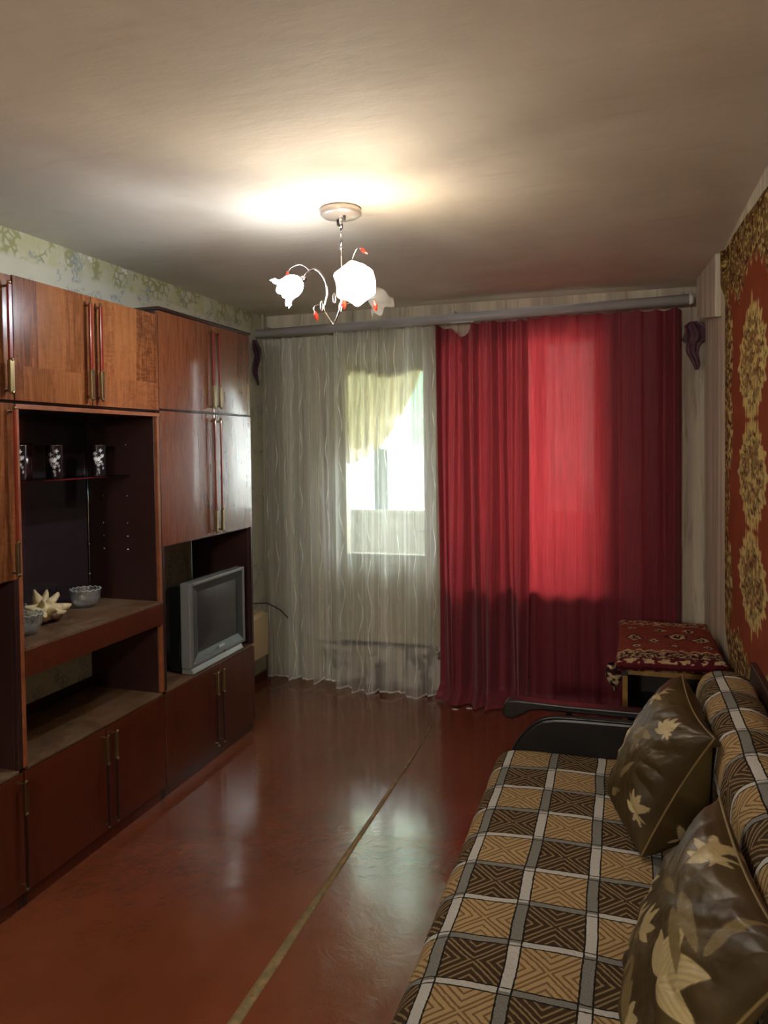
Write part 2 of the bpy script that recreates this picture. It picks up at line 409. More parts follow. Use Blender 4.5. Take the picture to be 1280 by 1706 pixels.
def m_glass(name, tint=(.97,.98,.97), gl=.08):
    t = NT(name)
    return t.done(t.mixs(gl, t.node('ShaderNodeBsdfTransparent', {0: A4(tint)}).outputs[0], t.node('ShaderNodeBsdfGlossy', {0: (1,1,1,1), 1: .03}).outputs[0]))
def m_crystal():
    t = NT('cut_crystal')
    fr = t.node('ShaderNodeLayerWeight', {0: .35}).outputs[1]
    gl = t.node('ShaderNodeBsdfGlossy', {0: (1,1,1,1), 1: .06}).outputs[0]; tr = t.node('ShaderNodeBsdfTransparent', {0: (.86,.9,.9,1)}).outputs[0]
    a = t.mixs(t.m('ADD', .2, t.m('MULTIPLY', fr, .6)), tr, gl)
    return t.done(t.mixs(.07, a, t.node('ShaderNodeBsdfDiffuse', {0: (.7,.75,.76,1)}).outputs[0]))
def m_shade(name, col, em, transp):
    t = NT(name)
    cl = t.mixs(.5, t.node('ShaderNodeBsdfDiffuse', {0: (.8,.8,.78,1)}).outputs[0], t.node('ShaderNodeBsdfTranslucent', {0: (.85,.85,.82,1)}).outputs[0])
    sh = t.mixs(transp, cl, t.node('ShaderNodeBsdfTransparent', {0: (1,1,1,1)}).outputs[0])
    if em: sh = t.adds(sh, t.node('ShaderNodeEmission', {0: A4(col), 1: em}).outputs[0])
    return t.done(sh)
def m_satin(name):
    t = NT(name); p = t.pos()
    n = t.noise(p, 14, 4, .55, 1.2)
    base = t.mul(.3, t.attr(), t.mix(t.noise(p, 500, 2), (.6,.6,.6), (1.3,1.3,1.3)))
    return t.done(t.pbr(base, .48, 0, .4, t.bump(t.m('ADD', n, t.m('MULTIPLY', t.noise(p, 600, 2), .03)), .16, .012), Anisotropic=.3))

M_ceil, M_left, M_streak, M_floor, M_seam = m_ceiling(), m_leftpaper(), m_streakpaper(), m_floor(), m_seam()
M_carpet = m_cloth_attr('wool_carpet', sheen=0, bumpscale=260, spec=.1); M_rug = m_cloth_attr('flat_rug', sheen=0, bumpscale=420, spec=.1)
M_blank = m_blanket(); M_tulle = m_tulle()
M_red1 = m_redcurtain('red_curtain_doubled', .20, .0); M_red2 = m_redcurtain('red_curtain_single', .38, .003)
M_glass = m_glass('window_glass'); M_crystal = m_crystal()
M_satin = m_satin('brown_satin_with_blossoms')
M_frame = simple('cream_paint', '#b9b199', .45, var=.1, vs=4)
M_framew = simple('white_frame_paint', '#cfd2cc', .4)
M_conc = simple('balcony_grey_wall', '#9a9a98', .8, var=.15, vs=3)
M_swag = m_sheer('cream_net', '#c2b388', .84); M_aqua = m_sheer('aqua_net', '#c3d3c6', .85)
M_convector = simple('cream_convector', '#c3b18c', .5)
M_tvgrey = simple('tv_silver_plastic', '#6a6a68', .38); M_tvdark = simple('tv_dark_plastic', '#1c1f20', .4)
M_tvbez = simple('tv_bezel_grey', '#3d4343', .35)
M_screen = simple('tv_glass_screen', '#38393b', .22, spec=.8)
M_shell = simple('spiny_shell', '#c9b78c', .55, var=.25, vs=40)
M_purple = simple('dull_purple_cloth', '#5a3a48', .8, var=.3, vs=30, bumps=(60, .5, .01))
M_gold = simple('light_wood_edge', '#8f6c34', .45, var=.2, vs=30)
M_cable = simple('black_rubber', '#141414', .5)
M_bud = simple('red_glass', '#d03020', .15, Transmission_Weight=.4, Coat_Weight=.6)

# ------------------------------------------------------------------ the room
CZ = 2.52; XL, XR, YB, YF = -2.39, .457, 4.78, -1.2
structure(obj('floor', G().box(XL-.1, XR+.1, YF-.1, YB, -.06, 0), M_floor), 'floor painted glossy brown-red')
structure(obj('ceiling', G().box(XL-.1, XR+.1, YF-.1, YB+.3, CZ, CZ+.1), M_ceil), 'uneven whitewashed ceiling')
structure(obj('wall_left', G().box(XL-.1, XL, YF-.1, YB+.3, 0, CZ), M_left), 'left wall with cream flowered wallpaper')
structure(obj('wall_right', G().box(XR, XR+.1, YF-.1, YB+.3, 0, CZ), M_streak), 'right wall with grey streaked wallpaper')
structure(obj('wall_front', G().box(XL, -1.45, YF-.1, YF, 0, CZ).box(.15, XR, YF-.1, YF, 0, CZ).box(-1.45, .15, YF-.1, YF, 2.25, CZ), M_streak), 'unseen wall behind the camera with a wide doorway added for the hall fill light')
structure(obj('hall_wall', G().box(XL-.1, XR+.1, -3.1, -3.0, 0, CZ).box(XL-.1, XL, -3.0, YF-.1, 0, CZ).box(XR, XR+.1, -3.0, YF-.1, 0, CZ), M_streak)); structure(obj('hall_floor', G().box(XL-.1, XR+.1, -3.1, YF-.1, -.06, 0), M_floor)); structure(obj('hall_ceiling', G().box(XL-.1, XR+.1, -3.1, YF-.1, CZ, CZ+.1), M_ceil))  # unseen hall, added to hold the fill lamp
hl = thing('hall_fill_lamp', 'unseen round globe added in the hall behind the camera as fill light', 'lamp', (-.55, -2.0, CZ))  # added globe, out of view, brightens the foreground and near ceiling
obj('cord', G().tube([(-.55, -2.0, CZ-.001), (-.55, -2.0, 2.10)], .004, 8), M_cable, hl); tq = NT('fill_globe_glow'); obj('globe', G().ball((-.55, -2.0, 1.99), .11, 20), tq.done(tq.node('ShaderNodeEmission', {0: (1, .92, .80, 1), 1: 700*HALL_FILL/100}).outputs[0]), hl, smooth=True)
DX0, DX1, WX0, WX1, WZ0, HZ = -1.90, -1.16, -1.10, -.12, .72, 2.30
g = G().box(XL, DX0, YB, YB+.3, 0, CZ).box(DX0, XR, YB, YB+.3, HZ, CZ).box(DX0, DX1, YB, YB+.3, 0, .285)
g.box(DX1, WX0, YB, YB+.3, 0, HZ).box(WX0, WX1, YB, YB+.3, 0, WZ0).box(WX1, XR, YB, YB+.3, 0, HZ)
structure(obj('wall_back', g, M_streak), 'window wall with grey streaked wallpaper')
# narrow strip covering the joint in the floor
ys = np.linspace(YF, 4.22, 60); wv = np.interp(ys, [YF, 1.83, 3.0, 3.88, 4.22], [.046, .038, .022, .012, .004])+np.array([random.uniform(-.0015, .0015) for _ in ys])
P = np.zeros((60, 4, 3))
for i, (y, w) in enumerate(zip(ys, wv)):
    cx = np.interp(y, [YF, 1.83, 3.88, 4.22], [-1.038, -1.042, -1.041, -1.06])
    for j, (k, z) in enumerate(((-.5, 0.0005), (-.4, .0035), (.4, .0035), (.5, .0005))): P[i, j] = (cx+k*w, y, z)
structure(obj('trim_1', G().grid(P), M_seam, smooth=True), 'worn strip over the joint in the floor')
# papered box at the top of the far right corner
structure(obj('trim_2', G().hexa([(.428, 3.98, 2.215), (XR, 3.98, 2.215), (XR, 4.56, 2.30), (.395, 4.56, 2.30), (.428, 3.98, CZ), (XR, 3.98, CZ), (XR, 4.56, CZ), (.395, 4.56, CZ)]), M_streak, bev=.006), 'papered box along the top of the right wall near the window')
structure(B('baseboard_left', XL, XL+.015, 3.86, YB, 0, .06, M_wood_low))
# balcony door
dr = structure(obj('door_1', G().box(DX0, DX0+.045, YB+.02, YB+.12, .285, HZ).box(DX1-.045, DX1, YB+.02, YB+.12, .285, HZ).box(DX0+.045, DX1-.045, YB+.02, YB+.12, HZ-.04, HZ), M_frame, bev=.003), 'balcony door with glass above a solid panel')
gx0, gx1, gz0, gz1 = -1.79, -1.245, .88, 2.19
dx0, dx1 = DX0+.047, DX1-.047
obj('door_leaf', G().box(dx0, gx0, YB+.006, YB+.08, .287, HZ-.043).box(gx1, dx1, YB+.006, YB+.08, .287, HZ-.043).box(gx0, gx1, YB+.03, YB+.08, gz1, HZ-.043).box(gx0, gx1, YB+.03, YB+.08, gz0-.07, gz0).box(gx0, gx1, YB+.006, YB+.08, .287, .40), M_frame, dr, bev=.003)
B('gap_shade_strip', dx0, dx1, YB-.004, YB+.005, .275, .292, M_cable, dr); B('door_panel', gx0, gx1, YB+.045, YB+.065, .40, gz0-.07, M_frame, dr)  # black strip stands for the shade in the gap below the door leaf
B('glazing_bead', gx0, gx1, YB+.022, YB+.03, gz0-.012, gz0+.004, M_framew, dr)
B('glass', gx0, gx1, YB+.053, YB+.057, gz0, gz1, M_glass, dr, bev=0)
obj('door_handle', G().tube([(-1.215, YB+.03, 1.05), (-1.215, YB-.01, 1.05), (-1.235, YB-.015, 1.05), (-1.29, YB-.015, 1.045)], .007), M_steel, dr, smooth=True)
# room window
wn = structure(obj('window_1', G().box(WX0, WX0+.05, YB+.03, YB+.12, WZ0, HZ).box(WX1-.05, WX1, YB+.03, YB+.12, WZ0, HZ).box(WX0+.05, WX1-.05, YB+.03, YB+.12, HZ-.05, HZ).box(WX0+.05, WX1-.05, YB+.03, YB+.12, WZ0, WZ0+.05), M_framew, bev=.003), 'window behind the red curtains')
mid = -.72
obj('mullion', G().box(mid-.03, mid+.03, YB+.04, YB+.10, WZ0+.051, HZ-.051), M_framew, wn, bev=.003)
for a, b in ((WX0+.05, mid-.03), (mid+.03, WX1-.05)): B('pane', a+.001, b-.001, YB+.065, YB+.069, WZ0+.051, HZ-.051, M_glass, wn, bev=0)
B('window_sill', WX0-.03, WX1+.03, YB-.06, YB+.03, WZ0-.03, WZ0, M_framew, wn, bev=.004)
# balcony
structure(obj('balcony_floor', G().box(-3.2, 1.0, YB+.3, 6.0, -.12, -.02), M_conc))
structure(obj('balcony_ceiling', G().box(-3.2, 1.0, YB+.3, 6.05, CZ-.08, CZ+.05), M_conc))
structure(obj('balcony_side_wall', G().box(-3.3, -3.2, YB+.3, 6.05, -.02, CZ), M_conc))
structure(obj('balcony_side_wall', G().box(1.0, 1.1, YB+.3, 6.05, -.02, CZ), M_conc))
structure(obj('balcony_outer_wall', G().box(-3.2, XL-.1, YB, YB+.3, -.02, CZ).box(XR+.1, 1.0, YB, YB+.3, -.02, CZ), M_conc))
structure(obj('balcony_parapet', G().box(-3.2, 1.0, 5.92, 6.02, -.02, 1.05), simple('parapet_board', '#c5c3c0', .7, var=.08)))
w2 = structure(obj('window_2', G().box(-3.2, 1.0, 5.93, 6.0, 2.38, CZ-.08).box(-3.2, 1.0, 5.90, 6.02, 1.05, 1.085), M_framew, bev=.003), 'glazing of the balcony')
mx = [-3.17, -1.91, -.62, .97]
for x in mx: B('mullion', x-.06, x+.06, 5.93, 6.0, 1.086, 2.379, simple('mullion_grey_blue', '#8d9aa2', .5) if x == mx[0] else bpy.data.materials['mullion_grey_blue'], w2)
for a, b in zip(mx[:-1], mx[1:]): B('pane', a+.061, b-.061, 5.96, 5.964, 1.086, 2.379, M_glass, w2, bev=0)

def cloth(name, x0, x1, zt, zb, yfun, mats, parent=None, nu=160, nv=90, uscale=1.3, bottom=None, top=None, smooth=True):
    s = np.linspace(0, 1, nu)[:, None]*np.ones((1, nv)); t = np.ones((nu, 1))*np.linspace(0, 1, nv)[None]
    Z0 = zb(s) if callable(zb) else zb+0*s; Z1 = zt(s) if callable(zt) else zt+0*s
    z = Z0+(Z1-Z0)*t; x = x0+(x1-x0)*s; y, dx = yfun(s, t, z)
    P = np.stack([x+dx, y, z], -1); uv = np.stack([s*(x1-x0)*uscale, t*(Z1-Z0)], -1)
    return obj(name, G().grid(P, uv), mats, parent, smooth=smooth)

# balcony valance and side drape
va = tag(cloth('balcony_valance', -2.75, -1.20, 2.437, lambda s: 1.60+.02*np.sin(s*40), lambda s, t, z: (5.86+.015*np.sin(s*110)+0*z, 0*s), M_aqua, nu=260, nv=6), 'aqua net valance across the top of the balcony glazing', 'curtain')
tag(cloth('balcony_side_drape', -1.62, -1.46, 2.437, 1.12, lambda s, t, z: (5.81+.014*np.sin(s*28)+0*z, 0*s), M_aqua, nu=60, nv=12), 'narrow aqua net drape right of the balcony mullion', 'curtain')
# swag tied back inside the balcony door glass
nu, nv = 120, 60
s = np.linspace(0, 1, nu)[:, None]*np.ones((1, nv)); t = np.ones((nu, 1))*np.linspace(0, 1, nv)[None]
top = np.stack([-1.815+.555*s, 4.885+0*s, 2.175+0*s], -1)
# bottom hem sweeps from the gather at lower left up to the right jamb
hx = -1.815+.555*s; hz = 1.48+.04*s+.56*s**1.7
e = sst(t, 0, 1)
x = top[..., 0]*(1-t)+(-1.815+.545*s**1.35)*t; z = 2.175*(1-t)+(1.475+.11*s+.55*s**3.2)*t
y = 4.885+.012*np.sin(s*46+t*3)*(1-.3*t)+.006*np.sin(s*90)
tag(obj('net_swag', G().grid(np.stack([x, y, z], -1), np.stack([s, t], -1)), M_swag, smooth=True), 'cream net curtain swept aside in the glass of the balcony door', 'curtain')
tag(cloth('net_pelmet', -1.83, -1.22, 2.25, lambda s: 2.09+.02*np.sin(s*9), lambda s, t, z: (4.91+.008*np.sin(s*60)+0*z, 0*s), simple('cream_pelmet_cloth', '#cdbf86', .8), nu=90, nv=8), 'short cream pelmet above the balcony door glass', 'curtain')

# trees outside
def tree(cx, cy, z0, r, label, seed):
    rs = np.random.RandomState(seed); root = thing('leafy_tree', label, 'tree', (cx, cy, z0-6.5), 'trees outside the balcony')
    obj('trunk', G().tube([(cx, cy, z0-6.5), (cx+.1, cy, z0-2), (cx, cy, z0+r*.8)], [.22, .17, .08], 8), simple('bark', '#4b3d2c', .9) if 'bark' not in bpy.data.materials else bpy.data.materials['bark'], root, smooth=True)
    g = G(); n = 2600; d = rs.normal(size=(n, 3)); d /= np.linalg.norm(d, axis=1)[:, None]; rad = r*rs.uniform(.35, 1, n)**.6
    c = np.array([cx, cy, z0+r*.9])+d*rad[:, None]*np.array([1.25, .8, .85])
    for p in c:
        a = rs.normal(size=3); a /= np.linalg.norm(a); b = np.cross(a, rs.normal(size=3)); b /= np.linalg.norm(b); k = .16+.1*rs.rand(); i = len(g.v)
        g.v += [tuple(p-a*k), tuple(p+b*k*.5), tuple(p+a*k), tuple(p-b*k*.5)]; g.f.append((i, i+1, i+2, i+3)); g.mi.append(0)
    o = obj('foliage', g, bpy.data.materials.get('leaves') or leafmat(), root); o['kind'] = 'stuff'
def leafmat():
    t = NT('leaves'); c = t.mix(t.noise(t.pos(), 2, 2), srgb('#7f9870'), srgb('#a8bd96'))
    return t.done(t.mixs(.5, t.node('ShaderNodeBsdfDiffuse', {0: c}).outputs[0], t.node('ShaderNodeBsdfTranslucent', {0: c}).outputs[0]))
tree(-4.9, 15.0, 1.9, 2.6, 'green leafy tree beyond the balcony, behind the grey mullion', 3)
tree(4.6, 20.5, 2.6, 3.0, 'green leafy tree beyond the balcony, hidden behind the red curtains', 4)
structure(obj('ground', G().box(-60, 60, 7.0, 120, -4.9, -4.6), simple('pale_yard', '#b9bbb4', .9)))

# ------------------------------------------------------------------ curtains on the rod
rod = thing('curtain_rod', 'thick pale grey tube curtain rod sloping across the window wall', 'curtain rod', (-1.0, 4.62, 2.33))
M_rod = simple('rod_grey_paint', '#a3a1a3', .45, var=.06)
obj('rod', G().tube([(-2.36, 4.62, 2.375), (.36, 4.62, 2.42)], .030, 20), M_rod, rod, smooth=True)
for x, z in ((-2.3, 2.376), (-1.0, 2.3975), (.33, 2.4195)):
    obj('bracket', G().tube([(x, YB, z+.045), (x, 4.67, z+.045), (x, 4.63, z+.02)], .008), M_rod, rod, smooth=True)
obj('end_cap', G().tube([(.361, 4.62, 2.42), (.385, 4.62, 2.4205)], [.033, .026], 20), simple('cap_white', '#c9c5bf', .4), rod, smooth=True)
def ripple(s, z, k, seed, amp, grow=.4):
    zz = (2.35-z)/2.35
    return (np.sin(s*k*6.283+1.6*np.sin(s*9+seed)+.5*zz*np.sin(s*5+seed))*amp*(1-grow+grow*zz*1.5)
            + amp*.5*np.sin(s*k*2.3*6.283+seed*2+zz*.8)*(.5+vn(s*6, zz*1.5, seed)) + amp*.9*(vn(s*k*1.3, zz*2.0, seed+5)-.5))
tz = lambda z: 2.355+.0165*(z+2.36)
a = cloth('tulle_curtain', -2.345, -1.79, lambda s: 2.35-.010*np.abs(np.sin(s*22)), lambda s: .028+.014*np.sin(s*17)+.008*s, lambda s, t, z: (4.665+ripple(s, z, 5.5, 1.3, .030), .010*np.sin(s*31)*(1-t)), M_tulle, nu=240, uscale=1.9)
tag(a, 'sheer cream tulle curtain with wavy threads, left half beside the wall unit', 'curtain')
a = cloth('tulle_curtain', -1.80, -1.125, lambda s: 2.365-.010*np.abs(np.sin(s*26)), lambda s: .012+.012*np.sin(s*13+1), lambda s, t, z: (4.63+ripple(s, z, 5, 4.1, .026)-.03*(1-t)**3, .012*np.sin(s*24)*(1-t)), M_tulle, nu=260, uscale=1.9)
tag(a, 'sheer cream tulle curtain with wavy threads in front of the balcony door', 'curtain')
def sag(s):   # a hook has come off: the heading droops there
    return 2.375-.085*np.exp(-((s-.29)/.085)**2)-.03*np.exp(-((s-.12)/.05)**2)-.012*np.abs(np.sin(s*24))
def y1(s, t, z):
    y = 4.665+ripple(s, z, 4.2, 2.2, .034)-.035*np.exp(-((s-.27)/.05)**2)*t
    f = sst(.09-z, 0, .09); y = y-f*(.07+.11*vn(s*9, z*30, 3))-.02*np.exp(-((s-.35)/.2)**2)*(1-t)
    y = y+.012*np.sin(z*55+10*np.abs(s-.29))*np.exp(-((s-.29)/.10)**2)*sst(z, 1.95, 2.2)
    return y, .02*np.sin(s*18+z*1.2)*(1-t)+f*.04*(vn(s*12, z*22, 8)-.5)
a = cloth('red_curtain', -1.128, -.552, sag, .008, y1, M_red1, nu=240, nv=220, uscale=1.7)
tag(a, 'densely pleated red curtain with a drooping heading, next to the tulle', 'curtain')
def y2(s, t, z):
    sm = sst(s, 0, .9)
    y = 4.668+ripple(s, z, 2.6, 6.4, .013)+.030*np.exp(-((s-.90)/.03)**2)-.035*np.exp(-((s-.955)/.025)**2)+.02*np.exp(-((s-1)/.02)**2)
    for c in (.18, .34, .47, .62, .76): y = y+.006*np.tanh((s-c)*110)*np.exp(-((s-c)/.07)**2)
    f = sst(.08-z, 0, .08); y = y-f*(.03+.06*vn(s*11, z*26, 13))
    return y, f*.04*(vn(s*15, z*20, 8)-.5)-.012*(1-t)*(1-s)*0
a = cloth('red_curtain', -.556, .322, lambda s: 2.383-.008*np.abs(np.sin(s*26)), .008, y2, M_red2, nu=300, nv=180, uscale=1.15)
tag(a, 'smooth wide red curtain glowing with daylight, next to the bare right wall', 'curtain')
# scraps of cloth hanging at both rod ends
def scrap(name, cx, y0, z0, z1, w, label, seed):
    nu, nv = 30, 50; s = np.linspace(-1, 1, nu)[:, None]*np.ones((1, nv)); t = np.ones((nu, 1))*np.linspace(0, 1, nv)[None]
    ww = w*np.interp(t, [0, .12, .35, .55, .62, .9, 1], [.10, .25, .42, .5, .95, .8, .25])
    if seed == 2: ww = w*np.interp(t, [0, .2, .5, .8, 1], [.15, .5, .8, .9, .5])
    x = cx+s*ww*.5+.012*np.sin(t*9+seed); y = y0+.018*np.sin(s*7+t*5+seed)*(ww/w)+.01*vn(s*4, t*9, seed)
    tag(obj(name, G().grid(np.stack([x, y, z0+(z1-z0)*t], -1)), M_purple, smooth=True, solid=.004), label, 'cloth')
scrap('purple_cloth', .398, 4.725, 2.03, 2.31, .15, 'crumpled dull purple cloth hanging from the right rod end', 1)
scrap('purple_cloth', -2.355, 4.60, 2.03, 2.335, .055, 'narrow dark purple cloth hanging at the left rod end', 2)

# ------------------------------------------------------------------ left corner: pipes, convector, cable
pp = thing('heating_pipes', 'pale heating pipes rising in the corner beside the wall unit', 'pipe', (-2.34, 4.5, 0))
for (x, y, z1) in ((-2.352, 4.70, CZ), (-2.365, 4.44, .52), (-2.365, 4.36, .52)):
    obj('pipe', G().tube([(x, y, 0 if z1 == CZ else .535), (x, y, z1 if z1 == CZ else 1.0 if y < 4.4 else 1.25)], .012, 10), M_frame, pp, smooth=True)
cv = thing('convector', 'cream metal heating convector on the left wall past the wall unit', 'radiator', (-2.33, 4.2, .2))
obj('casing', G().prism([(XL+.001, .225), (-2.272, .225), (-2.268, .50), (-2.30, .512), (XL+.001, .512)], 1, 3.95, 4.54), M_convector, cv, bev=.003)
for k in range(12): B('fin', -2.38, -2.305, 3.98+k*.046, 3.984+k*.046, .513, .53, M_convector, cv, bev=0)
B('wall_bracket', -2.385, -2.36, 4.2, 4.24, .16, .224, M_convector, cv)
tag(obj('power_cable', G().tube([(-2.31, 3.84, .62), (-2.31, 3.95, .63), (-2.25, 4.2, .635), (-2.2, 4.4, .60), (-2.2, 4.58, .52), (-2.16, 4.74, .38), (-2.08, 4.765, .29), (-1.95, 4.765, .272), (-1.8, 4.765, .28), (-1.6, 4.765, .27)], .0045, 8), M_cable, smooth=True), 'black cable running from the television along the wall behind the tulle', 'cable')

# ------------------------------------------------------------------ wall unit
FX = -2.0; BX = -2.383
def handle(door, y, z0, z1, brass):       # brass: 'low' or 'high' end
    g = G(); x = FX+.022
    g.tube([(FX, y, z0+.012), (x, y, z0+.012)], .005, 8, 1); g.tube([(FX, y, z1-.012), (x, y, z1-.012)], .005, 8, 1)
    L = min(.12, (z1-z0)*.32); zb0, zb1 = (z0, z0+L) if brass == 'low' else (z1-L, z1)
    w = .0075 if z1-z0 < .5 and brass == 'low' else .004
    g.box(x-.005, x+.005, y-w, y+w, z0+.006, z1-.006, 0)
    g.box(x-.007, x+.007, y-w-.002, y+w+.002, zb0+.006, zb1-.006, 1)
    for z in (zb0+.004, zb1-.004): g.ball((x+.004, y, z), .0072, 10, 1)
    e = z1 if brass == 'low' else z0; g.ball((x, y, e), .0072, 10, 1)
    h = obj('handle', g, [M_barred if brass == 'low' else M_bardark, M_brass], door, smooth=False, bev=.001); h['label'] = 'red-brown bar handle with a brass end' if brass == 'low' else 'dark bar handle with a brass end'
def door(parent, y0, y1, z0, z1, hy, brass, mat, hz=None, gap=.002):
    d = B('door', FX-.018, FX, y0+gap, y1-gap, z0, z1, mat, parent, bev=.0012)
    hz = hz or (z0+.02, z1-.03); handle(d, hy, hz[0], hz[1], brass); return d
def carcass(parent, y0, y1, z0, z1, extra=(), back=None, sides_mat=M_inside, x1=FX-.0195, topm=None):
    T = .019
    B('side_panel', BX, x1, y0, y0+T, z0, z1, sides_mat, parent); B('side_panel', BX, x1, y1-T, y1, z0, z1, sides_mat, parent)
    B('bottom_panel', BX, x1, y0+T, y1-T, z0, z0+T, sides_mat, parent); B('top_panel', BX, x1, y0+T, y1-T, z1-T, z1, topm or sides_mat, parent)
SEC = {'A': (1.212, 2.096), 'B': (2.099, 2.949), 'C': (2.953, 3.826)}
# upper cabinets
def upper(k, z0, z1, label, mats, top=False):
    y0, y1 = SEC[k]; r = thing('upper_cabinet', label, 'cabinet', ((BX+FX)/2, (y0+y1)/2, z0), 'upper cabinets of the wall unit')
    carcass(r, y0, y1, z0, z1); B('back_panel', BX-.005, BX-.001, y0+.005, y1-.005, z0+.005, z1-.005, M_inside, r)
    if k == 'A':
        m = (y0+y1)/2; door(r, y0, m, z0+.008, z1-.002, m-.032, 'low', mats[0]); door(r, m, y1, z0+.008, z1-.002, y1-.034, 'low', mats[1])
    else:
        m = y0+(.402 if k == 'B' else .475); door(r, y0, m, z0+.008, z1-.002, m-.03, 'low', mats[0]); door(r, m, y1, z0+.008, z1-.002, m+.03, 'low', mats[1])
    if top: B('cornice_board', BX, FX+.004, y0-.0, y1+.004, z1+.001, z1+.016, M_inside, r)
upper('A', 1.775, 2.212, 'upper cabinet at the left edge of the photo, mostly cut off', (M_wood, M_wood))
upper('B', 1.775, 2.216, 'upper cabinet with vivid orange veneer doors above the glass display niche', (M_wood, M_wood))
upper('C', 1.784, 2.238, 'upper cabinet with a projecting top board above the television column', (M_wood_red, M_wood_red), True)
# television column
def column(k, zt, label, name, mats, shelf_mat):
    y0, y1 = SEC[k]; T = .019; r = thing(name, label, 'cabinet', ((BX+FX)/2, (y0+y1)/2, 0), None)
    B('side_panel', BX, FX-.0195, y0, y0+T, 0, zt, M_inside, r); B('side_panel', BX, FX-.0195, y1-T, y1, 0, zt, M_inside, r)
    B('plinth', FX-.05, FX-.021, y0+T, y1-T, 0, .055, M_wood_low, r)
    B('bottom_panel', BX, FX-.0195, y0+T, y1-T, .056, .074, M_inside, r)
    B('niche_floor', BX, FX-.002, y0+T, y1-T, .486 if k != 'B' else .487, .498, shelf_mat, r)
    for p in (y0, y1-T+.001): B('edge_strip', FX-.019, FX-.002, p, p+T-.001, .499, zt-.001, M_edge if k == 'B' else M_inside, r)
    B('back_rail', BX-.004, BX-.001, y0+T, y1-T, .40, .545, M_inside, r)
    return r
c = column('C', 1.782, 'tall cabinet of the wall unit with the television niche', 'tall_cabinet', None, M_shelf)
y0, y1 = SEC['C']; m = y0+.475
B('middle_shelf', BX, FX-.0195, y0+.019, y1-.019, 1.155, 1.172, M_inside, c); B('back_panel', BX-.004, BX-.001, y0+.019, y1-.019, 1.15, 1.78, M_inside, c)
door(c, y0, m, 1.163, 1.782, m-.03, 'low', M_wood_red, (1.178, 1.757)); door(c, m, y1, 1.163, 1.782, m+.03, 'low', M_wood_red, (1.178, 1.757))
door(c, y0, m, .062, .484, m-.045, 'high', M_wood_low, (.085, .465)); door(c, m, y1, .062, .484, m+.012, 'high', M_wood_low, (.085, .465))
a_ = column('A', 1.772, 'tall cabinet with an orange veneer door at the left edge of the photo', 'tall_cabinet', None, M_shelf)
y0, y1 = SEC['A']; m = (y0+y1)/2
B('middle_shelf', BX, FX-.0195, y0+.019, y1-.019, 1.155, 1.172, M_inside, a_); B('back_panel', BX-.004, BX-.001, y0+.019, y1-.019, .546, 1.77, M_inside, a_)
for (p, q) in ((y0, m), (m, y1)):
    door(a_, p, q, 1.163, 1.772, q-.024, 'low', M_wood, (1.178, 1.755)); door(a_, p, q, .062, .484, q-.018, 'high', M_wood_low, (.085, .465))
# display cabinet
b_ = column('B', 1.772, 'display cabinet with mirror-dark back, open niche and low doors', 'display_cabinet', None, M_shelf)
y0, y1 = SEC['B']; m = y0+.438
B('counter', BX, FX+.004, y0+.019, y1-.004, .905, .918, M_shelf, b_); B('counter_fascia', FX-.018, FX+.003, y0+.02, y1-.004, .812, .9045, M_wood_low, b_)
B('counter_underside', BX, FX-.019, y0+.02, y1-.02, .812, .828, M_inside, b_)
B('back_panel', BX-.004, BX-.001, y0+.019, y1-.019, .81, 1.77, M_back, b_)
B('top_panel', BX, FX-.002, y0+.019, y1-.019, 1.754, 1.771, M_inside, b_); B('top_edge_strip', FX-.0015, FX+.002, y0+.001, y1-.001, 1.754, 1.771, M_edge, b_)
B('glass_shelf', BX+.005, -2.145, y0+.021, y1-.021, 1.487, 1.493, m_glass('shelf_glass', (.55,.62,.6), .12), b_, bev=0)
obj('corner_rod', G().tube([(BX+.006, y1-.026, .919), (BX+.006, y1-.026, 1.60)], .0028, 8).ball((BX+.01, y1-.03, 1.17), .006).ball((BX+.01, y1-.03, 1.03), .006), M_steel, b_, smooth=True)
g = G()
for x in (BX+.085, BX+.215):
    for z in (1.63, 1.395, 1.27, 1.21, 1.15): g.ball((x, y1-.0195, z), .0042, 8)
obj('shelf_pins', g, M_steel, b_, smooth=True)['kind'] = 'stuff'
door(b_, y0, m, .062, .484, m-.022, 'high', M_wood_low, (.088, .462)); door(b_, m, y1, .062, .484, m+.035, 'high', M_wood_low, (.088, .462))

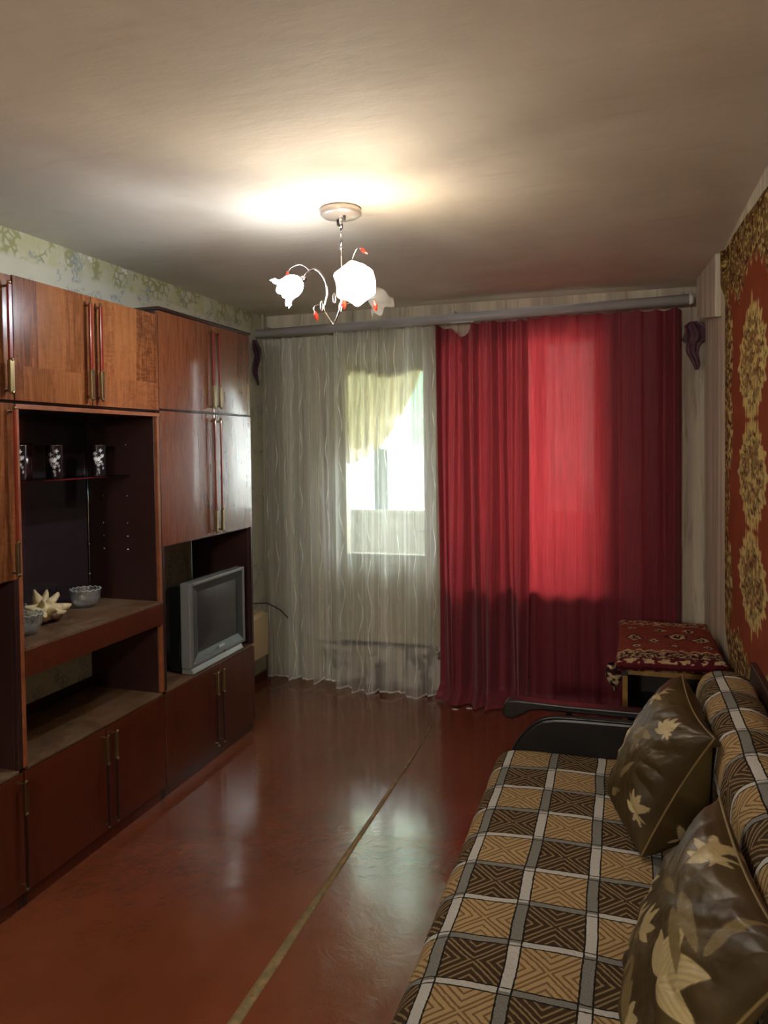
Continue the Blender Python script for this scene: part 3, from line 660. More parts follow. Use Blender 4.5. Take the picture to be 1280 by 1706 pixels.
# things on the shelves
def tumbler(x, y, label):
    r = thing('tumbler', label, 'glass', (x, y, 1.4935), 'dark tumblers with white blossoms on the glass shelf')
    n, k = 72, 40; th = np.linspace(0, 2*np.pi, n, endpoint=False)[:, None]*np.ones((1, k)); t = np.ones((n, 1))*np.linspace(0, 1, k)[None]
    R = .031+.004*t; P = np.stack([x+R*np.cos(th), y+R*np.sin(th), 1.494+.135*t], -1)
    col = np.zeros((n, k, 3))+np.array([.012, .008, .010]); a0 = -.85
    rs = np.random.RandomState(3)
    m = np.zeros((n, k))
    for i in range(15):
        ca, cz = a0+rs.normal()*.33, .60+rs.normal()*.13; da = (np.angle(np.exp(1j*(th-ca))))*.034; dz = (t-cz)*.135; ang = np.arctan2(dz, da); d = np.hypot(da, dz)
        m = np.maximum(m, (d < .0075*(.65+.45*np.cos(ang*5))) & (d > .001))
    for i in range(5):
        ca, cz = a0+.35+rs.normal()*.3, .25+rs.normal()*.06; da = (np.angle(np.exp(1j*(th-ca))))*.034; dz = (t-cz)*.135; m = np.maximum(m, (np.hypot(da, dz*.7) < .004)*.4)
    col = cmix(col, (.8, .8, .8), m)
    g = G().grid(P, None, col, wrapu=True)
    g.lathe([(1e-4, 0), (.031, 0)], (x, y, 1.494), n=72); g.cols += [(.012, .008, .01)]*144
    t_ = bpy.data.materials.get('dark_tumbler_glass')
    if not t_: q = NT('dark_tumbler_glass'); t_ = q.done(q.pbr(q.attr(), .08, 0, .6))
    obj('body', g, t_, r, smooth=True)
    obj('rim', G().tube([(x+.035*math.cos(i*math.pi/18), y+.035*math.sin(i*math.pi/18), 1.629) for i in range(37)], .0014, 6, cap=False), M_steel, r, smooth=True)
    return r
t1 = tumbler(-2.22, 2.80, 'dark tumbler with white blossoms, nearest the right side panel')
dup(t1, (-2.22, 2.53, 1.4935), 'dark tumbler with white blossoms, middle of the glass shelf')
dup(t1, (-2.22, 2.335, 1.4935), 'dark tumbler half hidden behind the left door edge')
mg = thing('maroon_glass', 'plain dark maroon glass behind the half-hidden tumbler', 'glass', (-2.315, 2.46, 1.4935))
obj('body', G().lathe([(1e-4, 0), (.036, 0), (.038, .02), (.039, .145), (.036, .145), (.034, .01), (1e-4, .008)], (-2.315, 2.46, 1.494), n=28), simple('maroon_glass', '#2a1214', .15), mg, smooth=True)
def bowl(x, y, z, label, name='crystal_bowl'):
    r = thing(name, label, 'bowl', (x, y, z), 'crystal bowls on the display counter')
    pr = [(.026,0),(.036,.002),(.050,.016),(.060,.04),(.065,.076),(.061,.077),(.055,.04),(.044,.018),(.030,.010),(1e-4,.010)]
    def mod(rr, h, th, t): return rr*(1+.035*abs(math.cos(th*8))*(1 if t < .6 else .2)), h+(.0025*math.cos(th*16) if .35 < t < .65 else 0)
    pr2 = []
    for (a, b), (c2, d) in zip(pr[:-1], pr[1:]):
        for q in range(3): pr2.append((lerp(a, c2, q/3), lerp(b, d, q/3)))
    pr2.append(pr[-1])
    obj('body', G().lathe([(1e-4, 0)]+pr2, (x, y, z), n=96, mod=mod), M_crystal, r)
    obj('rim', G().tube([(x+.0645*math.cos(q*math.pi/48), y+.0645*math.sin(q*math.pi/48), z+.0765+.0025*math.cos(q*math.pi/3)) for q in range(97)], .0014, 6, cap=False), simple('rim_glint', '#b9c0c2', .1) if 'rim_glint' not in bpy.data.materials else bpy.data.materials['rim_glint'], r, smooth=True); return r
b1 = bowl(-2.265, 2.755, .9185, 'cut crystal bowl standing alone at the right of the counter')
dup(b1, (-2.15, 2.275, .9185), 'cut crystal bowl at the counter front, left of the shell')
dup(b1, (-2.305, 2.36, .9185), 'cut crystal bowl at the back, behind the shell')
# spiny conch
sx, sy, sz = -2.215, 2.435, .919
g = G(); g.ball((sx, sy, sz+.048), .05, 16, 0, (.95, 1.25, .95)); g.ball((sx+.01, sy-.05, sz+.045), .035, 14, 0, (1, 1.2, 1)); g.ball((sx, sy+.05, sz+.035), .035, 14, 0, (1, 1.3, .9))
for (dx, dy, dz, L, r) in ((0,.45,1,.062,.020),(0,-.45,1,.075,.022),(.1,.85,.55,.085,.019),(.1,-.95,.35,.08,.02),(.6,.95,.05,.095,.024),(.7,.55,-.15,.07,.018),(.85,-.1,.1,.07,.018),(.8,-.7,-.1,.07,.018),(-.4,.1,.8,.05,.018),(.55,.2,.75,.035,.02),(.5,-.5,.6,.06,.017),(-.2,1,.3,.08,.02)):
    d = Vector((dx, dy, dz)).normalized(); c0 = Vector((sx, sy, sz+.045)); g.tube([c0+d*.02, c0+d*(.02+L*.5), c0+d*(.02+L*.85)+Vector((0,0,.004)), c0+d*(.02+L)+Vector((0,0,.008))], [r*1.3, r*.85, r*.5, r*.2], 9)
for i in range(len(g.v)):
    p = g.v[i]; k = .004*(float(vn(p[1]*90, p[2]*90+p[0]*70, 2))-.5)*2; g.v[i] = (p[0]+k, p[1]+k, max(sz, p[2]+k))
sh = thing('spiny_seashell', 'cream spiny seashell lying between the crystal bowls', 'seashell', (sx, sy, sz))
obj('shell_body', g, M_shell, sh, smooth=True)
obj('shell_mouth', G().ball((sx+.045, sy+.035, sz+.028), .020, 12, 0, (.6, 1.7, .8)), simple('shell_mouth_dark', '#6b4a34', .5), sh, smooth=True)

# television
tx, ty0, ty1, tz0, tz1 = -2.017, 3.195, 3.755, .4985, .947
tv = thing('television', 'silver-grey tube television standing in the wall unit niche', 'television', (-2.15, 3.515, .4985))
sc_y0, sc_y1, sc_z0, sc_z1 = ty0+.100, ty1-.052, tz0+.085, tz1-.058
g = G(); D = .055   # front housing: ring round the screen
g.box(tx-D, tx, ty0, ty0+.03, tz0+.03, tz1).box(tx-D, tx, ty1-.022, ty1, tz0+.03, tz1).box(tx-D, tx, ty0+.03, ty1-.022, tz1-.018, tz1).box(tx-D, tx, ty0+.03, ty1-.022, tz0+.03, tz0+.05)
obj('housing', g, M_tvgrey, tv, bev=.004)
g = G()
ring_o = [(ty0+.031, tz0+.051), (ty1-.023, tz0+.051), (ty1-.023, tz1-.019), (ty0+.031, tz1-.019)]; ring_i = [(sc_y0, sc_z0), (sc_y1, sc_z0), (sc_y1, sc_z1), (sc_y0, sc_z1)]
b = 0
for (y, z) in ring_o: g.v.append((tx-.003, y, z))
for (y, z) in ring_i: g.v.append((tx-.020, y, z))
for (y, z) in ring_o: g.v.append((tx-.05, y, z))
for i in range(4):
    j = (i+1) % 4; g.f += [(i, j, 4+j, 4+i), (i, 8+i, 8+j, j)]; g.mi += [0, 0]
obj('bezel', g, M_tvbez, tv)
n = 16; s = np.linspace(0, 1, n)[:, None]*np.ones((1, n)); t = s.T
obj('screen', G().grid(np.stack([tx-.019+.010*(1-(2*s-1)**2)*(1-(2*t-1)**2)-.002, lerp(sc_y0-.004, sc_y1+.004, s), lerp(sc_z0-.004, sc_z1+.004, t)], -1)), M_screen, tv, smooth=True)
obj('base_lip', G().prism([(tx-.055, tz0), (tx+.010, tz0), (tx+.016, tz0+.006), (tx+.001, tz0+.030), (tx-.055, tz0+.030)], 1, ty0+.004, ty1-.05), M_tvgrey, tv, bev=.004)
g = G(); yb0, yb1 = ty0+.05, ty1-.05
def sec(x, a, b_, c0, d): return [(x, a, c0), (x, b_, c0), (x, b_, d), (x, a, d)]
secs = [sec(tx-.056, ty0+.006, ty1-.006, tz0+.006, tz1-.006), sec(tx-.13, ty0+.02, ty1-.02, tz0+.006, tz1-.02), sec(tx-.22, yb0+.06, yb1-.06, tz0+.01, tz1-.07), sec(tx-.325, yb0+.12, yb1-.12, tz0+.06, tz1-.16)]
for q in secs: g.v += q
for i in range(3):
    for k in range(4):
        k2 = (k+1) % 4; g.f.append((i*4+k, i*4+k2, (i+1)*4+k2, (i+1)*4+k)); g.mi.append(0)
g.f += [(0, 3, 2, 1), (12, 13, 14, 15)]; g.mi += [0, 0]
obj('rear_housing', g, M_tvdark, tv, bev=.008)
yc = (sc_y0+sc_y1)/2
g = G()
for k in range(5): g.box(tx-.003, tx+.0005, yc-.026+k*.0105, yc-.018+k*.0105, tz0+.066, tz0+.079)
obj('maker_plate', g, simple('plate_silver', '#c8c8c8', .3), tv)
obj('power_button', G().ball((tx-.001, yc+.02, tz0+.040), .008, 10, 0, (.5, 1.6, .6)), M_tvdark, tv, smooth=True)

# ------------------------------------------------------------------ chandelier
cx, cy_ = -1.027, 2.728
ch = thing('chandelier', 'small chrome chandelier with flower-shaped glass shades and red buds', 'chandelier', (cx, cy_, CZ))
obj('canopy', G().lathe([(1e-4, .0), (.075, .0), (.079, -.006), (.079, -.022), (.070, -.030), (.03, -.034), (1e-4, -.034)], (cx, cy_, CZ-.0005), n=40), simple('canopy_metal', '#b9aea6', .3, .6), ch, smooth=True)
for dx, dy in ((-.02, .02), (.022, -.02)): obj('canopy_screw', G().tube([(cx+dx, cy_+dy, CZ-.033), (cx+dx, cy_+dy, CZ-.058)], [.006, .004], 8), M_tvdark, ch, smooth=True)
obj('stem', G().tube([(cx, cy_, CZ-.034), (cx, cy_, CZ-.075)], .008, 12).tube([(cx, cy_, CZ-.07), (cx, cy_, 2.37)], .0036, 8).tube([(cx, cy_, 2.372), (cx, cy_, 2.15)], .0032, 8).ball((cx, cy_, 2.37), .008), M_steel, ch, smooth=True)
def spline(pts, n=8):
    pts = [Vector(p) for p in pts]; out = []
    for i in range(len(pts)-1):
        p0 = pts[max(i-1, 0)]; p1 = pts[i]; p2 = pts[i+1]; p3 = pts[min(i+2, len(pts)-1)]
        for k in range(n):
            t = k/n; out.append(.5*((2*p1)+(p2-p0)*t+(2*p0-5*p1+4*p2-p3)*t*t+(3*p1-p0-3*p2+p3)*t**3))
    return out+[pts[-1]]
tip = (cx-.036, cy_, 2.078)
M_lit1 = m_shade('shade_lit_cool', (.92, .95, 1.0), 5.0, .28); M_lit2 = m_shade('shade_lit_warm', (1.0, .84, .58), 7.0, .28); M_unlit = m_shade('shade_unlit', (1,1,1), 0, .82)
def shade(c, ax, mat, lamp=None, k=1.0):
    ax = Vector(ax).normalized(); c = Vector(c)
    prof = [(.014, 0), (.024, .004), (.040, .022), (.048, .045), (.047, .065), (.050, .082), (.062, .096), (.068, .100)]
    pr = []
    for (a, b), (c2, d) in zip(prof[:-1], prof[1:]):
        for q in range(3): pr.append((k*lerp(a, c2, q/3), k*lerp(b, d, q/3)))
    pr.append((prof[-1][0]*k, prof[-1][1]*k))
    def mod(r, h, th, t):
        e = max(0, (t-.6)/.4); return r*(1+.055*e*math.cos(th*6)+.015*math.cos(th*12)*t), h+.010*e*math.cos(th*6)
    obj('glass_shade', G().lathe(pr, c, ax, 60, mod=mod), mat, ch, smooth=True)
    obj('socket', G().lathe([(1e-4, -.022), (.009, -.022), (.013, -.010), (.016, .004), (1e-4, .006)], c, ax, 16), M_steel, ch, smooth=True)
    if lamp:
        p = c+ax*.062
        bm = NT('bulb_glow'); em = bm.done(bm.node('ShaderNodeEmission', {0: A4(lamp['color']), 1: 14.0}).outputs[0])
        obj('bulb', G().ball(tuple(c+ax*.035), .020, 14), em, ch, smooth=True)
        d = bpy.data.lights.new('bulb_light', 'POINT'); d.energy = lamp['power']; d.color = lamp['color']; d.shadow_soft_size = .02
        o = bpy.data.objects.new('bulb_light', d); COL.objects.link(o); o.location = tuple(c+ax*.062*k); o.parent = None
S1 = Vector((-1.190, 2.715, 2.258)); S2 = Vector((-.925, 2.665, 2.235)); S3 = Vector((-.945, 2.85, 2.232))
def arm(pts): obj('arm', G().tube(spline(pts), .0036, 8), M_steel, ch, smooth=True)
arm([tip, (-1.10, cy_, 2.135), (-1.098, cy_, 2.16), (-1.088, cy_, 2.20), (-1.094, cy_-.004, 2.25), (-1.125, cy_-.006, 2.292), (-1.155, cy_-.008, 2.293), (-1.178, cy_-.010, 2.275), tuple(S1)])
arm([tip, (-1.03, cy_-.01, 2.14), (-1.02, cy_-.015, 2.19), (-1.005, cy_-.02, 2.25), (-.975, cy_-.03, 2.282), (-.945, cy_-.045, 2.272), tuple(S2)])
arm([tip, (-1.045, cy_+.02, 2.14), (-1.03, cy_+.03, 2.20), (-1.00, cy_+.06, 2.26), (-.96, cy_+.09, 2.28), (-.935, cy_+.11, 2.262), tuple(S3)])
shade(S1, (-.72, -.30, -.50), M_lit1, COOL, .92); shade(S2, (.10, -.86, -.34), M_lit2, WARM, 1.12); shade(S3, (.35, .5, -.7), M_unlit, None, .85)
def tendril(pts, bud, ax=(0, 0, -1), r=.009, dark=False):
    obj('tendril', G().tube(spline(pts), .0018, 6), M_steel, ch, smooth=True)
    obj('glass_bud', G().lathe([(1e-4, 0), (r*.6, .006), (r, .018), (r*.7, .030), (1e-4, .040)], bud, ax, 10), M_bud, ch, smooth=False)
tendril([(-1.098, cy_, 2.128), (-1.105, cy_-.01, 2.150), (-1.125, cy_-.015, 2.157), (-1.137, cy_-.02, 2.145), (-1.135, cy_-.02, 2.133)], (-1.131, cy_-.022, 2.134), (.25, 0, -1))
tendril([(-1.02, cy_-.015, 2.19), (-1.005, cy_-.04, 2.20), (-1.0, cy_-.05, 2.18), (-1.0, cy_-.05, 2.165)], (-1.0, cy_-.05, 2.165))
tendril([(-1.03, cy_+.03, 2.16), (-.97, cy_+.03, 2.17), (-.90, cy_, 2.17), (-.89, cy_-.02, 2.155)], (-.89, cy_-.02, 2.155), (.2, 0, -1))
tendril([(-1.155, cy_-.008, 2.293), (-1.19, cy_-.01, 2.318), (-1.225, cy_-.02, 2.310), (-1.24, cy_-.03, 2.288)], (-1.24, cy_-.03, 2.294), (0, 0, -1), .008)
tendril([(-.985, cy_-.02, 2.275), (-.975, cy_-.02, 2.32), (-.955, cy_-.03, 2.352), (-.938, cy_-.03, 2.352)], (-.940, cy_-.03, 2.356), (.7, 0, -.6), .008)
for (x, y, z, dx) in ((-1.10, cy_-.003, 2.14, -.02), (-1.04, cy_-.01, 2.13, .02), (-1.05, cy_+.01, 2.17, -.025)):
    obj('metal_leaf', G().ball((x+dx*.5, y, z+.012), .016, 8, 0, (.5, .15, 1.4)), M_steel, ch, smooth=True)

# ------------------------------------------------------------------ carpet on the right wall
def carpet_col(Y, Z):
    d = 3.74-Y; n1 = fbm(Y*26, Z*60, 1, 3); n2 = fbm(Y*40, Z*90, 2, 3); nl = fbm(Y*8, Z*8, 3)
    red = np.array(srgb('#7d3a24')); gold = np.array(srgb('#877048')); dk = np.array(srgb('#472812')); lt = np.array(srgb('#bba469'))
    col = np.zeros(Y.shape+(3,))+red
    col = cmix(col, red*.85, sst(nl, .4, .6)*.6)
    # outer border
    q = np.abs(np.mod(Y-3.0+.325, .65)-.325)     # distance from a medallion axis
    top = 2.17+.10*np.cos(q/.325*1.6)+.025*np.sin(Y*60)
    bot = .84-.06*np.cos(q/.325*1.6)+.02*np.sin(Y*57)
    bord = np.maximum.reduce([sst(.13+.03*np.sin(Z*24)-d, -.004, .004), sst(Z-top, -.004, .004), sst(bot-Z, -.004, .004)])
    bc = np.zeros_like(col)+np.array(srgb('#6d5330')); bc = cmix(bc, dk, sst(n1, .5, .58)); bc = cmix(bc, lt, sst(n2, .60, .68)*.8)
    inner = sst(.018-np.minimum.reduce([np.abs(.13+.03*np.sin(Z*24)-d), np.abs(Z-top), np.abs(bot-Z)]), 0, .006)
    bc = cmix(bc, lt, inner*.6*sst(n2, .4, .5))
    col = cmix(col, bc, bord)
    # side half medallions near the border
    for zc in (2.02, 1.66, 1.0):
        a = (Y-3.58)/.085; b = (Z-zc)/.17; r = np.hypot(a, b); th = np.arctan2(b, a); rr = r/(1+.10*np.cos(th*10)+.05*np.cos(th*22))
        mm = sst(1-rr, -.02, .03); mc = cmix(np.zeros_like(col)+gold, dk, sst(n2, .48, .54)); mc = cmix(mc, lt, sst(n1, .52, .60)); col = cmix(col, mc, mm)
    # chain of gold medallions
    for yc in (3.0, 2.2, 1.5):
        for zc, hz in ((1.90, .205), (1.49, .195), (1.105, .175)):
            a = np.abs(Y-yc)/.31; b = np.abs(Z-zc)/hz; r = (a**1.6+b**1.6)**(1/1.6); th = np.arctan2(b, a)
            rr = r/(1+.07*np.cos(th*14)+.05*np.cos(th*30)); mm = sst(1-rr, -.02, .02)
            fil = np.sin(r*34+3*np.cos(th*8))+np.cos(th*24)*.6
            mc = cmix(np.zeros_like(col)+gold, dk, sst(fil*.16+n2, .54, .62)*.9); mc = cmix(mc, lt, sst(n1+.08*fil, .54, .62))
            mc = cmix(mc, lt, sst(.10-np.abs(rr-.93), 0, .05)*.7); mc = cmix(mc, red*.9, sst(.16-np.abs(r-.45), .04, .12)*.35)
            col = cmix(col, mc, mm)
            for sg in (-1, 1):      # little spikes over and under the medallion
                for dy in (-.13, 0, .13):
                    a2 = (Y-yc-dy)/.018; b2 = (Z-zc-sg*hz*(1.06 if dy == 0 else .80))/.045
                    col = cmix(col, lt, sst(1-np.hypot(a2, b2), 0, .25)*.8)
    return col
ny, nz = 300, 400
Y = np.linspace(1.2, 3.745, ny)[:, None]*np.ones((1, nz)); T = np.ones((ny, 1))*np.linspace(0, 1, nz)[None]
zt = 2.475-.06*sst((3.745-Y), .2, 1.4)*1.0-.004*np.abs(np.sin(Y*9)); zb = .60+0*Y
zb = np.maximum(zb, .77-.9*(3.745-Y)); Zc = zb+(zt-zb)*T
off = .008+.004*fbm(Y*3, Zc*2, 5)+.02*np.exp(-(3.745-Y)/.03)*sst(Zc, 2.25, 2.33)+0*Y
P = np.stack([XR-off, Y, Zc], -1)
tag(obj('wall_carpet', G().grid(P, None, carpet_col(Y, Zc)), M_carpet, smooth=True, solid=.006), 'rust-red and gold patterned carpet hung on the right wall', 'carpet')

# ------------------------------------------------------------------ open cabinet with folded rug, behind the sofa
bx0, bx1, by0, by1, bz = -.005, .395, 3.42, 4.12, .625
st_ = thing('low_cabinet', 'dark low cabinet with light edges standing under the folded rug', 'cabinet', ((bx0+bx1)/2, (by0+by1)/2, 0))
M_dk = simple('dark_board', '#1c1012', .5, var=.2)
B('side_panel', bx0, bx0+.022, by0+.004, by1, 0, bz-.024, M_dk, st_); B('side_panel', bx1-.022, bx1, by0+.004, by1, 0, bz-.024, M_dk, st_)
B('top_panel', bx0-.0, bx1, by0+.004, by1, bz-.0235, bz, M_dk, st_); B('bottom_panel', bx0+.023, bx1-.023, by0+.01, by1, .05, .07, M_dk, st_); B('back_panel', bx0+.023, bx1-.023, by1-.01, by1-.002, .071, bz-.025, M_dk, st_)
B('middle_shelf', bx0+.023, bx1-.023, by0+.02, by1-.012, .30, .318, M_dk, st_)
for a in ((bx0, bx0+.022, 0, bz-.03), (bx1-.022, bx1, 0, bz-.03), (bx0+.024, bx1+.002, bz-.0235, bz)): B('edge_banding', a[0], a[1], by0, by0+.0035, a[2], a[3], M_gold, st_, bev=.001)
nu, nv = 170, 260
s = np.linspace(-1, 1, nu)[:, None]*np.ones((1, nv)); t = np.ones((nu, 1))*np.linspace(-1, 1, nv)[None]
mxx, myy = (bx0+bx1)/2+.0, (by0+by1)/2; hx_, hy_ = .218, .385
# superelliptic slab: top face plus rounded sides
def rug_layer(up):
    ex = np.sign(s)*np.abs(s)**.9; ey = np.sign(t)*np.abs(t)**.9
    edge = np.maximum(np.abs(s)**9, np.abs(t)**12); h = np.sqrt(np.clip(1-edge, 0, 1))
    wob = .006*(fbm(s*4+9, t*5, 6)-.5)
    z = bz+.034+up*.033*h+ (wob+.008*(fbm(s*6, t*9, 8)-.5))*(up > 0)
    x = mxx+ex*hx_*(1+.04*(t < 0)*(-t))+.01*(fbm(t*6, s*0, 4)-.5); y = myy+ey*hy_+.035*(s-0)*(t < 0)*(-t)+.01*(fbm(s*8, t*0, 7)-.5)-.02
    return np.stack([x, y, z], -1)
def rug_col(S, Tt):
    X, Yy = S*.218, Tt*.385; n1 = fbm(X*75, Yy*75, 3, 2); n2 = fbm(X*60, Yy*90, 9, 3)
    red = np.array(srgb('#743326')); cream = np.array(srgb('#b09a76')); dk = np.array(srgb('#2a1418')); maroon = np.array(srgb('#521820'))
    col = np.zeros(S.shape+(3,))+red
    qx = np.mod(X+.25, .11)-.055
    for yc, w in ((-.30, .06), (.27, .05), (.35, .035)):
        band = sst(w-np.abs(Yy-yc), 0, .004); zig = np.abs(qx)+np.abs(Yy-yc)*.9
        bc = np.zeros_like(col)+(dk if yc < 0 else maroon); bc = cmix(bc, cream, sst(np.sin(zig*130+n1*9), .0, .3)*.95); bc = cmix(bc, red, sst(n2, .55, .62)*.6)
        col = cmix(col, bc, band)
    col = cmix(col, maroon, sst(-.335-Yy, 0, .006)); col = cmix(col, cream, sst(-.345-Yy, 0, .004)*(np.sin(X*95+n1*6) > .2)*(Yy > -.378))
    col = cmix(col, cream, sst(.012-np.abs(Yy+.225+.012*np.sin(X*120)), 0, .004)*(n1 > .3))
    for (cx2, cy2, r) in ((-.14, -.02, .05), (-.05, -.05, .03), (.04, .03, .055), (.14, -.01, .05), (-.02, .13, .03), (.10, .14, .04), (-.15, .15, .03), (.16, -.13, .03), (-.13, -.15, .03), (.02, -.14, .02)):
        a = np.abs(X-cx2); b = np.abs(Yy-cy2)*.8; d = (a+b)/r
        k = sst(1-d, 0, .08); mc = cmix(np.zeros_like(col)+dk, cream, sst(np.sin(d*9+n1*5), -.2, .3)); col = cmix(col, mc, k)
    return cmix(col, dk, sst(n2, .66, .74)*.5)
rg = thing('folded_rug', 'small red oriental rug folded on top of the low cabinet', 'rug', (mxx, myy, bz))
g = G(); g.grid(rug_layer(1), None, rug_col(s, t)); g.grid(rug_layer(-1)[:, ::-1], None, rug_col(s, t)[:, ::-1]*.8)
obj('rug_body', g, M_rug, rg, smooth=True)
# drooping corner and fringe knots
q = np.linspace(0, 1, 30)[:, None]*np.ones((1, 24)); w = np.ones((30, 1))*np.linspace(0, 2*np.pi, 24)[None]
rad = .026*np.sin(np.clip(q*1.05+.12, 0, 1)*np.pi)**.6+.004+.006*vn(q*6, w*2, 3)
P = np.stack([bx0-.040+.008*q+rad*np.cos(w), by0-.005+rad*np.sin(w)*1.2-.01*q, bz+.02-.115*q], -1)
cc = np.zeros(q.shape+(3,))+np.array(srgb('#2a1418')); cc = cmix(cc, srgb('#b09a76'), sst(vn(q*9, w*2.5, 8), .6, .7)); obj('drooping_corner', G().grid(P, None, cc), M_rug, rg, smooth=True)
g = G()
for k in range(46):
    a = -1+2*k/45; x = mxx+a*.20; y = myy+.365+random.uniform(-.006, .01); g.tube([(x, y-.012, bz+.045), (x+random.uniform(-.004, .004), y+.004, bz+.052), (x+random.uniform(-.008, .008), y+.016, bz+.040)], [.004, .003, .0015], 6)
g.cols = [tuple(srgb('#6e4438'))]*len(g.v); obj('fringe', g, M_rug, rg, smooth=True)['kind'] = 'stuff'

# ------------------------------------------------------------------ sofa
SY0, SY1 = .93, 2.845
sf = thing('sofa', 'black-framed sofa along the right wall under plaid blankets', 'sofa', (0, 1.9, 0))
B('base_box', -.42, .40, SY0+.01, SY1-.01, .07, .26, M_black, sf, bev=.01)
obj('seat_cushion', G().box(-.445, .36, SY0, SY1, .262, .425), M_black, sf, bev=.03)
obj('back_cushion', G().hexa([(.275, SY0, .427), (.41, SY0, .427), (.41, SY1-.09, .427), (.275, SY1-.09, .427), (.275, SY0, .79), (.405, SY0, .79), (.405, SY1-.09, .79), (.275, SY1-.09, .79)]), M_black, sf, bev=.03)
obj('back_frame', G().prism([(.425, .10), (.447, .10), (.447, .835), (.425, .835)], 1, SY0, SY1+.05), M_brownwood, sf, bev=.004)
for x in (-.38, .36):
    for y in (SY0+.06, SY1-.06): obj('foot', G().tube([(x, y, 0), (x, y, .069)], [.022, .028], 12), M_blackwood, sf)
arm_poly = [(-.415, .10), (-.425, .36), (-.407, .433), (-.382, .485), (-.349, .525), (-.32, .553), (-.292, .570), (-.25, .580), (-.18, .584), (.05, .587), (.40, .587), (.40, .10)]
def armset(ya, yb, yr0, yr1):
    obj('arm_panel', G().prism(arm_poly, 1, ya, yb), M_black, sf, bev=.010)
    pts = [(p[0], (ya if yr0 > ya else yb), p[1]) for p in arm_poly[1:-1]]
    obj('arm_piping', G().tube(spline([(p[0], ya+.004, p[2]+.003) for p in pts], 4), .0045, 8), M_black, sf, smooth=True)
    rail = [(-.452, .560), (-.446, .596), (-.430, .612), (-.40, .617), (-.2, .612), (.43, .612), (.43, .585), (-.30, .586), (-.345, .580), (-.385, .555), (-.415, .542), (-.440, .545)]
    obj('arm_rail', G().prism(rail, 1, yr0, yr1), M_blackwood, sf, bev=.006)
    for x in (-.20, .2): obj('rail_post', G().tube([(x, (yr0+yr1)/2, .3), (x, (yr0+yr1)/2, .588)], .012, 10), M_blackwood, sf)
armset(2.85, 2.905, 2.912, 2.975); armset(.86, .915, .79, .853)
for y in (2.907, .80): B('arm_brace', -.38, .40, y, y+.055, .10, .30, M_blackwood, sf)

def sheet(name, prof, y0, y1, uoff, label, ny=240, nw=.004, endcap=None):
    pr = spline([(p[0], 0, p[1]) for p in prof], 10); pr = np.array([(p.x, p.z) for p in pr]); L = np.concatenate([[0], np.cumsum(np.hypot(*np.diff(pr, axis=0).T))])
    nn = 150; ll = np.linspace(0, L[-1], nn); X = np.interp(ll, L, pr[:, 0]); Zp = np.interp(ll, L, pr[:, 1])
    nx = np.gradient(Zp); nz_ = np.gradient(X); k = np.hypot(nx, nz_); nx, nz_ = -nx/k, nz_/k
    y = np.linspace(y0, y1, ny); n = (fbm(y[None]*5+0*X[:, None], ll[:, None]*5, 12)-.5)*2*nw+(fbm(y[None]*16, ll[:, None]*14, 14)-.5)*nw*.7
    P = np.stack([X[:, None]+nx[:, None]*n, y[None]+0*n, Zp[:, None]+nz_[:, None]*n], -1)
    uv = np.stack([ll[:, None]+uoff+0*n, y[None]+0*n], -1)
    return tag(obj(name, G().grid(P, uv), M_blank, smooth=True, solid=.006), label, 'blanket')
# seat: u is tied so that a stripe runs along x = -0.41 and the rows fall at y = 2.70 - k*0.163
seatp = [(-.470, .17), (-.474, .26), (-.476, .34), (-.468, .385), (-.448, .420), (-.418, .438), (-.38, .446), (-.25, .451), (-.08, .450), (.08, .449), (.18, .447), (.235, .446)]
l0 = 0.0; sp = spline([(p[0], 0, p[1]) for p in seatp], 10)
for p, q in zip(sp[:-1], sp[1:]):
    l0 += (q-p).length
    if q.x > -.408 and q.z > .43: break
PVs = 2.70-17*.163
sheet('plaid_blanket', seatp, SY0-.01, SY1+.002, -l0+.166*20, 'tan and brown plaid blanket spread over the sofa seat', nw=.005)
backp = [(.262, .452), (.246, .50), (.238, .60), (.236, .70), (.240, .765), (.256, .805), (.288, .826), (.33, .832), (.375, .822), (.405, .795), (.414, .70)]
sheet('plaid_blanket', backp, SY0-.01, SY1-.085, .166*21-.415, 'tan and brown plaid blanket thrown over the sofa backrest', nw=.009)
mt = M_blank.node_tree
# shift rows: put a row line at y = 2.70
for nd in list(mt.nodes):
    if nd.type == 'UVMAP':
        outs = [l.to_socket for l in nd.outputs[0].links]
        vm = mt.nodes.new('ShaderNodeVectorMath'); vm.operation = 'SUBTRACT'; vm.inputs[1].default_value = (0, PVs, 0)
        for o_ in outs: mt.links.new(vm.outputs[0], o_)
        mt.links.new(nd.outputs[0], vm.inputs[0])
# far end of the backrest covered by the same blanket
nn = 40; pr = np.array([(p.x, p.z) for p in spline([(p[0], 0, p[1]) for p in backp], 6)]); c0 = np.array([.33, .62])
rr = np.linspace(0, 1, 12)
P = np.array([[(c0[0]+(p[0]-c0[0])*r, SY1-.088+.03*math.sqrt(max(0, 1-r**3)), c0[1]+(p[1]-c0[1])*r) for r in rr] for p in pr])
L_ = np.linspace(0, .9, len(pr)); uv = np.stack([L_[:, None]+3.1+0*rr[None], SY1+.1*(1-rr[None])+0*L_[:, None]], -1)
obj('blanket_end_fold', G().grid(P, uv), M_blank, bpy.data.objects['plaid_blanket.001'], smooth=True)

